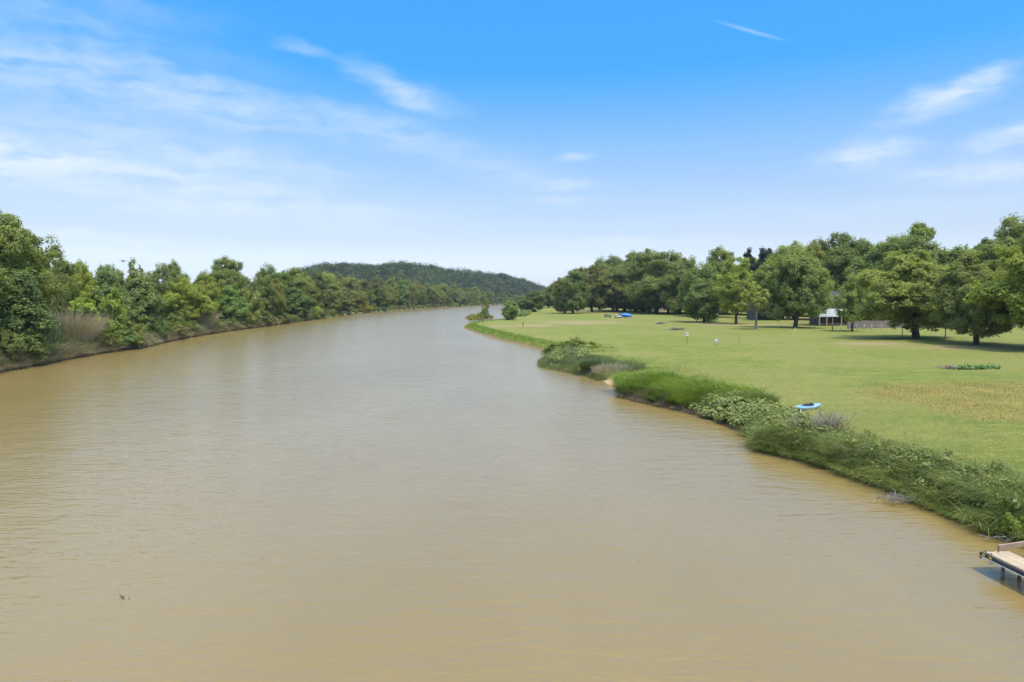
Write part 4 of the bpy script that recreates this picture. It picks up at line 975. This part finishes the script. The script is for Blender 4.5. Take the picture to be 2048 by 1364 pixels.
for s in (-1, 1): mb = MB(); mb.box((s * (w / 2 + .03), -.02, .62), (.06, .5, .025), bev=.005).tube([(s * (w / 2 + .03), -.24, .42), (s * (w / 2 + .03), -.24, .61)], .016, 6).build('armrest', M['grey_slat'], ch)
p = ground_at(1478, 686); mb = MB(); mb.tube([(0, 0, -.1), (.01, 0, .8), (.0, 0, 17 / scale_at(p.y))], .022, 8).tube([(-.05, 0, 0), (-.05, 0, .12)], .03, 6).box((.05, 0, .05), (.14, .12, .1), bev=.02); o = mb.build('rod', M['rust']); o.location = p; tag(o, 'thin dark rod stuck in the lawn right of the grey chair', 'rod')
p = ground_at(1590, 664); mb = MB(); mb.box((0, 0, .48), (.09, .05, .96), RY(3), bev=.01).box((.05, 0, .9), (.16, .03, .10), RY(3)); o = mb.build('marker_stake', M['white']); o.location = p; tag(o, 'short white marker stake on the lawn below the tree with two trunks', 'stake')
for px, s in ((1394, -1), (1400.5, 1)):
    p = ground_at(px, 643); mb = MB(); mb.tube([(0, 0, 0), (.03 * s, 0, .6), (.02 * s, 0, 1.05)], [.10, .09, .085], 8).ball((.02 * s, 0, 1.05), .09); o = mb.build('stump_post', M['rust']); o.location = p
    tag(o, ('left' if s < 0 else 'right') + ' one of two short dark posts beside the round bluish tree', 'post', 'short dark posts beside the round tree')
p = ground_at(1020 + .0, 652); p = ground_at(1046, 653); mb = MB(); mb.box((0, 0, .5), (.28, .28, 1.2), bev=.03, top=(.85, .85)).cyl((0, 0, 1.1), .12, .12, n=10); o = mb.build('post', M['rust']); o.location = p; tag(o, 'short brown post on the worn patch at the far tip of the lawn', 'post')
p = ground_at(966, 645); mb = MB(); mb.tube([(0, 0, -.2), (.05, 0, .6), (0, 0, 1.3)], [.12, .10, .09], 8); o = mb.build('post', M['post_green']); o.location = p; tag(o, 'dark mooring post at the water behind the lawn tip', 'post')

# --- carts on the lawn
def wheel(par, c, r, w):
    mb = MB(); mb.cyl(c, r, w, 'X', 18); ty = mb.build('wheel', M['rubber'], par)
    mb = MB(); mb.cyl((c[0] + (.01 if c[0] > 0 else -.01), c[1], c[2]), r * .5, w, 'X', 12).build('rim', M['metal'], ty)
def wheels(par, tx, ys, r, w):
    for y in ys:
        for s in (-1, 1): wheel(par, (s * tx, y, r), r, w)
p = ground_at(1215.5, 635); c1 = thing('utility_cart', p, 'low dark utility cart with an open frame, left of the white cart on the lawn', 'cart', R(78), 'vehicles parked on the lawn')
mb = MB(); mb.box((0, 0, .52), (1.25, 2.5, .34), bev=.06).prism([(-1.25, .66), (-.75, .66), (-.55, .92), (-1.15, .86)], 'X', -.56, .56).build('body', M['cart_grey'], c1)
mb = MB(); mb.box((0, .85, .84), (1.25, .9, .06), bev=.01).box((-.6, .85, 1.0), (.05, .9, .3)).box((.6, .85, 1.0), (.05, .9, .3)).box((0, 1.28, 1.0), (1.2, .05, .3)).build('cargo_bed', M['cart_grey'], c1)
mb = MB(); mb.box((0, -.05, .82), (1.1, .5, .16), bev=.04).box((0, .22, 1.08), (1.1, .14, .48), RX(-10), bev=.04).build('seat', M['maroon'], c1)
mb = MB()
for s in (-1, 1): mb.tube([(s * .58, -.75, .75), (s * .56, -.45, 1.45), (s * .56, .35, 1.5), (s * .58, .42, .8)], .025, 6)
mb.tube([(-.56, -.45, 1.45), (.56, -.45, 1.45)], .025, 6).tube([(-.56, .35, 1.5), (.56, .35, 1.5)], .025, 6).build('roll_cage', M['metal'], c1)
mb = MB(); mb.tube([(-.3, -.62, .9), (-.3, -.42, 1.08)], .02, 6).cyl((-.3, -.40, 1.1), .17, .03, 'Y', 14).build('steering_wheel', M['black'], c1)
wheels(c1, .58, (-.82, .82), .31, .2)
p = ground_at(1236, 636); c2 = thing('golf_cart', p, 'white open golf cart with dark red side, between the dark cart and the blue tarp', 'cart', R(115), 'vehicles parked on the lawn')
mb = MB(); mb.box((0, .1, .50), (1.2, 2.2, .26), bev=.06).prism([(-1.25, .45), (-.85, .45), (-.70, 1.0), (-.85, 1.05), (-1.2, .80)], 'X', -.55, .55).build('body', M['white'], c2)
mb = MB(); mb.box((0, .6, .76), (1.22, .95, .28), bev=.04).build('rear_body', M['maroon'], c2)
for yy in (.25, .95): mb = MB(); mb.box((0, yy, .93), (1.1, .46, .12), bev=.04).box((0, yy + .24, 1.2), (1.1, .12, .46), RX(-8), bev=.04).build('seat', M['white'], c2)
mb = MB(); mb.tube([(-.28, -.78, .8), (-.28, -.45, 1.12)], .02, 6).cyl((-.28, -.43, 1.14), .17, .03, 'Y', 14).build('steering_wheel', M['black'], c2)
mb = MB(); mb.box((0, -.80, 1.25), (1.0, .03, .45), RX(-18), bev=.01).build('windscreen', M['glass'], c2)
for s in (-1, 1): mb = MB(); mb.ball((s * .36, -1.22, .70), .08).build('headlight', M['metal'], c2)
wheels(c2, .54, (-.85, .80), .24, .18)
p = ground_at(1253, 636); c3 = thing('covered_trailer', p, 'small boat trailer under a bright blue tarp on the lawn', 'trailer', R(82), 'vehicles parked on the lawn')
mb = MB(); ys = np.linspace(-1.9, 1.95, 9); V, F = [], []
for i, y in enumerate(ys):
    f = i / 8; hgt = .62 + .75 * math.sin(min(1, f * 1.6 + .1) * math.pi / 2) * (1 if f < .75 else 1 - (f - .75) * .9); lowz = .55 + .28 * max(0, f - .45)
    for k in range(9):
        a = math.pi * k / 8; V.append((math.cos(a) * (.95 + .05 * math.sin(i * 2.3 + k)), y, lowz + (hgt + .35 - lowz) * max(0, math.sin(a)) ** .55 + .04 * math.sin(i * 1.7 + k * 2.1)))
for i in range(8):
    for k in range(8): a = i * 9 + k; F.append((a, a + 1, a + 10, a + 9))
link('tarp', quads_mesh('tarp', V, F, smooth=True), M['tarp'], c3).modifiers.new('thick', 'SOLIDIFY').thickness = .02
mb = MB(); mb.prism([(-1.75, .80), (-1.5, .45), (1.6, .42), (1.7, .85)], 'X', -.7, .7).build('hull', M['cart_grey'], c3)
mb = MB()
for s in (-1, 1): mb.box((s * .5, .2, .36), (.06, 3.2, .08))
mb.box((0, -1.9, .36), (.07, 1.2, .08)).box((0, .4, .33), (1.3, .07, .07)).box((0, 1.7, .36), (1.0, .07, .08)).build('frame', M['metal'], c3)
wheels(c3, .78, (.4,), .27, .17)

# --- canopy and barrel grill
p = ground_at(1427, 643); sc = scale_at(p.y); w = 17 / sc; h = 15.2 / sc
cp = thing('canopy', p, 'flat pale canopy on thin posts under the trees, with a black grill beneath', 'canopy', R(-4))
mb = MB(); mb.box((0, 0, h), (w, 1.9, .10), bev=.03).prism([(-w / 2 + .05, h + .05), (w / 2 - .05, h + .05), (w * .2, h + .16), (-w * .2, h + .16)], 'Y', -.9, .9).build('roof', M['white'], cp)
for sx in (-1, 1):
    for sy in (-1, 1): mb = MB(); mb.tube([(sx * (w / 2 - .12), sy * .8, 0), (sx * (w / 2 - .12), sy * .8, h - .04)], .035, 8).build('post', M['metal'], cp)
gr = thing('barrel_grill', p + Vector((-.15, 0, 0)), 'black barrel grill under the flat pale canopy', 'grill', R(5))
mb = MB(); mb.cyl((0, 0, .95), .33, 1.15, 'X', 18).build('barrel', M['black'], gr)
mb = MB(); mb.tube([(-.45, 0, 1.2), (-.45, 0, 1.6)], .06, 8).build('chimney', M['black'], gr)
mb = MB(); mb.box((-.80, 0, .70), (.5, .5, .42), bev=.04).build('firebox', M['black'], gr)
for sx in (-1, 1):
    for sy in (-1, 1): mb = MB(); mb.tube([(sx * .42, sy * .26, 0), (sx * .38, sy * .16, .75)], .03, 6).build('leg', M['black'], gr)

# --- parked car and blue shelter deep under the trees
def car(name, p, rz, label, paint):
    c = thing(name, p, label, 'car', rz)
    mb = MB(); mb.prism([(-2.2, .35), (2.2, .35), (2.25, .75), (2.1, .95), (1.2, 1.02), (.55, 1.48), (-1.1, 1.52), (-1.9, 1.0), (-2.2, .9)], 'Y', -.86, .86); bmesh.ops.bevel(mb.bm, geom=list(mb.bm.edges), offset=.06, segments=2, affect='EDGES'); mb.build('body', M[paint], c)
    for s in (-1, 1):
        mb = MB(); mb.prism([(1.05, 1.04), (.50, 1.42), (-.25, 1.44), (-.25, 1.04)], 'Y', s * .872 - .006, s * .872 + .006).build('window', M['glass'], c)
        mb = MB(); mb.prism([(-.35, 1.04), (-.35, 1.44), (-1.05, 1.45), (-1.65, 1.04)], 'Y', s * .872 - .006, s * .872 + .006).build('window', M['glass'], c)
        for x in (-1.35, 1.4):
            mb = MB(); mb.cyl((x, s * .80, .33), .33, .2, 'Y', 18); wl = mb.build('wheel', M['rubber'], c)
            mb = MB(); mb.cyl((x, s * .82, .33), .19, .2, 'Y', 12).build('rim', M['metal'], wl)
        mb = MB(); mb.ball((2.2, s * .62, .74), .11, (.5, 1.3, .8)).build('headlight', M['white'], c)
    return c
p = ground_at(1386, 629); car('parked_car', p, R(12), 'pale pinkish car parked under the trees below the blue shelter', 'car_paint')
p = ground_at(1372, 628); sc = scale_at(p.y); sh_ = thing('shelter', p + Vector((0, 2.6, 0)), 'blue tarp shelter on posts behind the pale car', 'shelter')
mb = MB(); mb.prism([(-1.6, 2.2), (1.6, 2.2), (1.2, 2.75), (0, 3.0), (-1.2, 2.75)], 'Y', -1.2, 1.2).build('tarp', M['tarp'], sh_)
for sx in (-1, 1):
    for sy in (-1, 1): mb = MB(); mb.tube([(sx * 1.5, sy * 1.1, 0), (sx * 1.5, sy * 1.1, 2.25)], .04, 6).build('post', M['metal'], sh_)

# --- raised white porch house, hoop, plank fence, wire fence, stone house
def window(par, c, w, h, axis='Y', shutter=False, depth=.08):
    mb = MB(); t_ = .09
    for a, b_, ww, hh in ((-w / 2, 0, t_, h + t_), (w / 2, 0, t_, h + t_), (0, h / 2, w - t_, t_), (0, -h / 2, w - t_, t_), (0, 0, w - t_, t_ * .5)):
        mb.box((c[0] + a, c[1], c[2] + b_), (ww, depth, hh))
    f = mb.build('window', M['white'], par)
    mb = MB(); mb.box((c[0], c[1] + .02, c[2]), (w - .05, .03, h - .05)).build('pane', M['glass'], f)
    return f
p = ground_at(1637, 652); q = ground_at(1705, 652); sc = scale_at(p.y); z0 = p.z
ph = thing('raised_house', Vector((p.x, p.y, z0)), 'white raised porch on posts with a tall corner pole, half hidden by trees', 'house', R(3))
W_ = 11.0; zb, zt = 20 / sc, 34.5 / sc
mb = MB(); mb.box((W_ / 2, 2.0, zb - .12), (W_, 4.2, .2), bev=.02).build('porch_floor', M['white'], ph)
for k, (a, b_) in enumerate(((0, 1.75), (1.85, 5.0), (5.1, 8.0), (8.1, 11))):
    mb = MB(); mb.box(((a + b_) / 2, -.12, (zb + zt) / 2 + .02), (b_ - a, .08, zt - zb), bev=.01).box(((a + b_) / 2, -.155, zb + .75), (b_ - a - .08, .03, .04)); mb.build('railing_panel', M['white'], ph)
mb = MB(); mb.tube([(.1, -.2, 0), (.1, -.2, 50 / sc)], .13, 10).build('corner_pole', M['white'], ph)
for x in (2.1, 5.9, 10.9): mb = MB(); mb.box((x, 0, zb / 2 - .1), (.22, .22, zb - .2)).build('porch_post', M['tan_box'], ph)
mb = MB(); mb.box((W_ / 2, .1, .5), (W_, .14, .14)).build('ground_rail', M['fence_wood'], ph)
mb = MB(); mb.box((W_ / 2 + 1.6, 7.2, 3.3), (W_ - 2.4, 6.0, 6.6)).build('wall', M['dark_wall'], ph)
mb = MB(); mb.prism([(-.6, 6.3), (W_ + 1.8, 6.3), (W_ - .8, 8.8), (2.0, 8.8)], 'Y', .3, 10.6).build('roof', M['roof'], ph)
for x in (2.2, 5.4): window(ph, (x, 4.14, 4.8), 1.5, 1.2)
mb = MB(); mb.box((8.4, 4.16, 3.9), (1.0, .1, 2.1)).build('door', M['white'], ph)
mb = MB(); mb.box((2.6, .26, 6.15), (2.0, .06, .5)).build('gable_sign_board', M['white'], ph)
for k, x in enumerate((1350, 1357)):
    pass
for k, px in enumerate((1656, 1662)):
    pc = ground_at(px, 648); c = thing('porch_chair', pc + Vector((0, 2.4, 0)), ('left' if k == 0 else 'right') + ' of two dark chairs standing under the white raised porch', 'chair', R(10 - 25 * k), 'dark chairs under the porch')
    mb = MB(); mb.box((0, 0, .42), (.55, .5, .06), bev=.015).build('seat', M['black'], c)
    mb = MB(); mb.box((0, .26, .75), (.55, .05, .7), RX(-8), bev=.015).build('backrest', M['black'], c)
    for sx in (-1, 1):
        for sy in (-1, 1): mb = MB(); mb.tube([(sx * .24, sy * .21, 0), (sx * .24, sy * .21, .4)], .02, 6).build('leg', M['black'], c)
p = ground_at(1619, 650); sc = scale_at(p.y)
hp = thing('basketball_hoop', p, 'basketball hoop with a fan-shaped pale backboard under the dark trees', 'hoop')
mb = MB(); mb.tube([(0, .1, 0), (0, .1, 2.2), (0, -.25, 2.75)], .05, 8).build('pole', M['metal'], hp)
mb = MB(); cx_, r_ = 0, .70; poly = [(-.42, 2.40), (.42, 2.40)] + [(r_ * math.cos(a) * 1.05, 2.72 + r_ * .85 * math.sin(a)) for a in np.linspace(0, math.pi, 12)]
mb.prism(poly, 'Y', -.34, -.29).build('backboard', M['white'], hp)
mb = MB(); mb.tube([(.23 * math.cos(a), -.60 + .23 * math.sin(a), 2.55) for a in np.linspace(0, 2 * math.pi, 17)], .012, 6).build('rim', M['maroon'], hp)
# plank fence
p, q = ground_at(1695, 657), ground_at(1905, 657); q = Vector((q.x, p.y + 1.0, q.z)); dv = q - p; LF = math.hypot(dv.x, dv.y)
fn = thing('plank_fence', p, 'weathered brown plank fence behind the slender pale tree', 'fence', math.atan2(dv.y, dv.x))
g = random.Random(5); nP = 9; pw = LF / nP
for j in range(nP):
    mb = MB()
    for k in range(20): x = j * pw + pw * (k + .5) / 20; hh = 1.75 + g.uniform(-.03, .03); mb.box((x, g.uniform(-.004, .004), .05 + hh / 2), (pw / 20 - .008, .022, hh))
    mb.box((j * pw + pw / 2, .04, .4), (pw, .04, .09)).box((j * pw + pw / 2, .04, 1.5), (pw, .04, .09)); mb.build('panel', M['fence_wood'], fn)
for j in range(nP + 1): mb = MB(); mb.box((j * pw, .11, .9), (.1, .1, 1.85)).build('post', M['fence_wood'], fn)
# wire fence in front of it
wf = [ground_at(px, by) for px, by in ((1665, 661), (1681, 660), (1697, 661), (1713, 661), (1728, 661), (1743, 661), (1763, 660), (1785, 660), (1812, 660))]
wt = thing('wire_fence', wf[0], 'low wire fence on thin pale posts in front of the plank fence', 'fence')
for k, w in enumerate(wf):
    v = w - wf[0]; hh = 6.4 if k == 0 else 1.25; hh = 1.25
    mb = MB(); mb.tube([v, v + Vector((0, 0, hh))], .045, 6).build('post', M['metal'], wt)
for zz in (.45, .8, 1.15): mb = MB(); mb.tube([w - wf[0] + Vector((0, 0, zz)) for w in wf], .008, 4).build('wire', M['metal'], wt)
p = ground_at(1665, 661.5); mb = MB(); mb.tube([(0, 0, 0), (0, 0, 25 / scale_at(p.y))], .11, 10).ball((0, 0, 25 / scale_at(p.y)), .11); o = mb.build('gate_post', M['tan_box']); o.location = p; tag(o, 'tall tan post at the left end of the wire fence', 'post')
p = ground_at(1804, 673); mb = MB(); mb.tube([(0, 0, 0), (.02, 0, 1.0), (0, 0, 20 / scale_at(p.y))], [.09, .07, .055], 8); o = mb.build('sapling_trunk', M['tan_box']); o.location = p; tag(o, 'thin bare tan pole standing left of the broad spreading tree', 'pole')
# bird feeder
p = ground_at(1890.5, 679); h = 22 / scale_at(p.y)
bf = thing('bird_feeder', p, 'dark wooden bird feeder on a tan post between the two big lawn trees', 'bird feeder')
mb = MB(); mb.box((0, 0, h / 2), (.13, .13, h), bev=.015).build('post', M['tan_box'], bf)
mb = MB(); mb.box((0, 0, h + .03), (.95, .6, .05), bev=.01).build('tray', M['tan_box'], bf)
mb = MB(); mb.box((0, 0, h + .26), (.42, .34, .40), bev=.01).build('box', M['dark_wall'], bf)
mb = MB(); mb.box((-.17, 0, h + .56), (.46, .5, .03), RY(-32)).box((.17, 0, h + .56), (.46, .5, .03), RY(32)).build('roof', M['dark_wall'], bf)
# stone house at the right edge
p = ground_at(1902, 654); sc = scale_at(p.y)
hs = thing('stone_house', Vector((p.x, p.y + 3, p.z)), 'pale stone house with a grey shingle roof and white gutter at the right edge', 'house', R(-6))
hw_ = 38 / sc
mb = MB(); mb.box((13, 4.5, 1.7), (25.5, 9, 3.4)).build('wall', M['stone'], hs)
mb = MB(); mb.prism([(-.7, 3.35), (9.7, 3.35), (4.5, 6.6)], 'X', 0, 26.5)
rf = mb.build('roof', M['roof'], hs)
mb = MB(); mb.box((20, 5.2, 6.6), (.9, .9, 1.4)).build('chimney', M['stone_red'], rf)
mb = MB(); mb.box((13.2, -.76, 3.36), (26.5, .12, .2)).build('gutter', M['white'], hs)
for x in (4, 9, 14.2, 18.5): window(hs, (x, -.05, 2.1), 1.5, 1.2)
mb = MB(); mb.box((11.6, -.04, 1.1), (1.0, .1, 2.2)).build('door', M['white'], hs)
for x in (1.0, 6.5, 12.9, 16.5): mb = MB(); mb.box((x, -.6, 1.6), (.14, .14, 3.2)).build('porch_post', M['white'], hs)
for k, (px, by, hgt, mt, lab) in enumerate([(1962, 655, 1.5, 'stone_red', 'reddish grey bin by the stone house, left of the pale one'), (1972, 655, 1.3, 'stone', 'pale stone-coloured bin by the stone house'), (1992, 656, 1.6, 'pale_hull', 'light grey bin by the stone house, rightmost of the row')]):
    p = ground_at(px, by); mb = MB(); mb.box((0, 0, hgt / 2), (.8, .75, hgt), bev=.05, top=(1.12, 1.12)); b_ = mb.build('bin', M[mt]); b_.location = p; tag(b_, lab, 'bin', 'bins by the stone house')
    mb = MB(); mb.box((0, -.03, hgt + .04), (.96, .92, .09), bev=.03).build('lid', M[mt], b_)
    for s in (-1, 1): mb = MB(); mb.cyl((s * .3, .34, .13), .13, .08, 'X', 12).build('wheel', M['rubber'], b_)
# two pale houses mostly hidden far behind the lawn trees
for px, by, wd, lab in ((1228, 616, 12, 'small pale house glimpsed between trunks behind the parked carts'), (1312, 621, 14, 'pale house with a reddish lower wall behind the tallest feathery tree'), (1545, 640, 9, 'dark low house behind the half dead tree with two small white windows')):
    p = ground_at(px, by); h_ = thing('small_house', p + Vector((0, 6, 0)), lab, 'house', R(5), 'houses glimpsed between the trees')
    dk_ = px == 1545
    mb = MB(); mb.box((0, 0, 1.9), (wd, 7, 2.2)).build('wall', M['dark_wall' if dk_ else 'siding'], h_)
    mb = MB(); mb.box((0, 0, .4), (wd + .1, 7.1, .85)).build('lower_wall', M['dark_wall' if dk_ else 'stone_red'], h_)
    mb = MB(); mb.prism([(-4.0, 2.95), (4.0, 2.95), (0, 5.0)], 'X', -wd / 2 - .5, wd / 2 + .5).build('roof', M['roof'], h_)
    for x in (-wd * .28, wd * .22): window(h_, (x, -3.55, 1.9), 1.3, 1.1)
    mb = MB(); mb.box((0, -3.55, 1.1), (.95, .08, 2.1)).build('door', M['white'], h_)
# white disc and chair at the far end of the lawn
p = ground_at(1141.5, 626); o = thing('round_sign', p + Vector((0, -1, 0)), 'white round board on a thin post beside the pair of leaning trees', 'sign')
hh = 11 / scale_at(p.y); mb = MB(); mb.tube([(0, 0, 0), (0, 0, hh)], .05, 6).build('post', M['metal'], o)
mb = MB(); mb.cyl((0, -.08, hh), .36, .06, 'Y', 18).build('board', M['white'], o)
p = ground_at(1147, 622); c = thing('garden_chair', p, 'white garden chair beside the pair of leaning trees at the far end of the lawn', 'chair', R(25))
mb = MB(); mb.box((0, 0, .45), (.6, .55, .06), bev=.02).build('seat', M['white'], c)
mb = MB(); mb.box((0, .3, .85), (.6, .06, .8), RX(-10), bev=.02).build('backrest', M['white'], c)
for s in (-1, 1):
    mb = MB(); mb.box((s * .3, 0, .68), (.06, .55, .05), bev=.01).build('armrest', M['white'], c)
    for sy in (-1, 1): mb = MB(); mb.tube([(s * .26, sy * .24, 0), (s * .26, sy * .22, .44)], .03, 6).build('leg', M['white'], c)
for k, (px, lab) in enumerate(((1201, 'left'), (1204.5, 'right'))):
    p = ground_at(px, 620.5); mb = MB(); mb.box((0, 0, .5), (.55, .5, 1.0), bev=.05).box((0, 0, 1.02), (.62, .56, .06), bev=.02); o = mb.build('box', M['tan_box']); o.location = p; tag(o, lab + ' one of two small tan boxes standing at the far edge of the lawn', 'box', 'tan boxes at the far edge of the lawn')
# a bird over the left wood
d = px_dir(247, 522.5); bp_ = Vector((0, 0, CAM_H)) + d * 120
mb = MB(); mb.ball((0, 0, 0), .10, (1, 2.4, .9), 10).ball((0, -.27, .03), .065, (1, 1.2, 1), 8).prism([(-.05, -.02), (.05, -.02), (.05, .02), (-.05, .02)], 'Y', .2, .42)
for s in (-1, 1):
    mb._add([(s * .05, -.12, .02), (s * .32, -.16, .16), (s * .66, .0, .10), (s * .34, .10, .12), (s * .05, .14, .02)], [(0, 1, 3, 4), (1, 2, 3)])
o = mb.build('bird', M['black']); o.location = bp_; o.rotation_euler = (0, 0, R(70)); tag(o, 'small dark bird flying above the left wood', 'bird')

# ------------------------------------------------------------------ the air
m = bpy.data.materials.new('haze'); m.use_nodes = True; t = m.node_tree; t.nodes.clear()
out = t.nodes.new('ShaderNodeOutputMaterial'); pv = t.nodes.new('ShaderNodeVolumePrincipled')
pv.inputs['Color'].default_value = (.84, .90, 1.0, 1); pv.inputs['Density'].default_value = .00009; pv.inputs['Anisotropy'].default_value = .2
t.links.new(pv.outputs[0], out.inputs['Volume'])
mb = MB(); mb.box((0, 0, 46.5), (8300, 8300, 99)); o = mb.build('haze', m); tag(o, 'thin summer haze over the river', 'haze', kind='stuff')
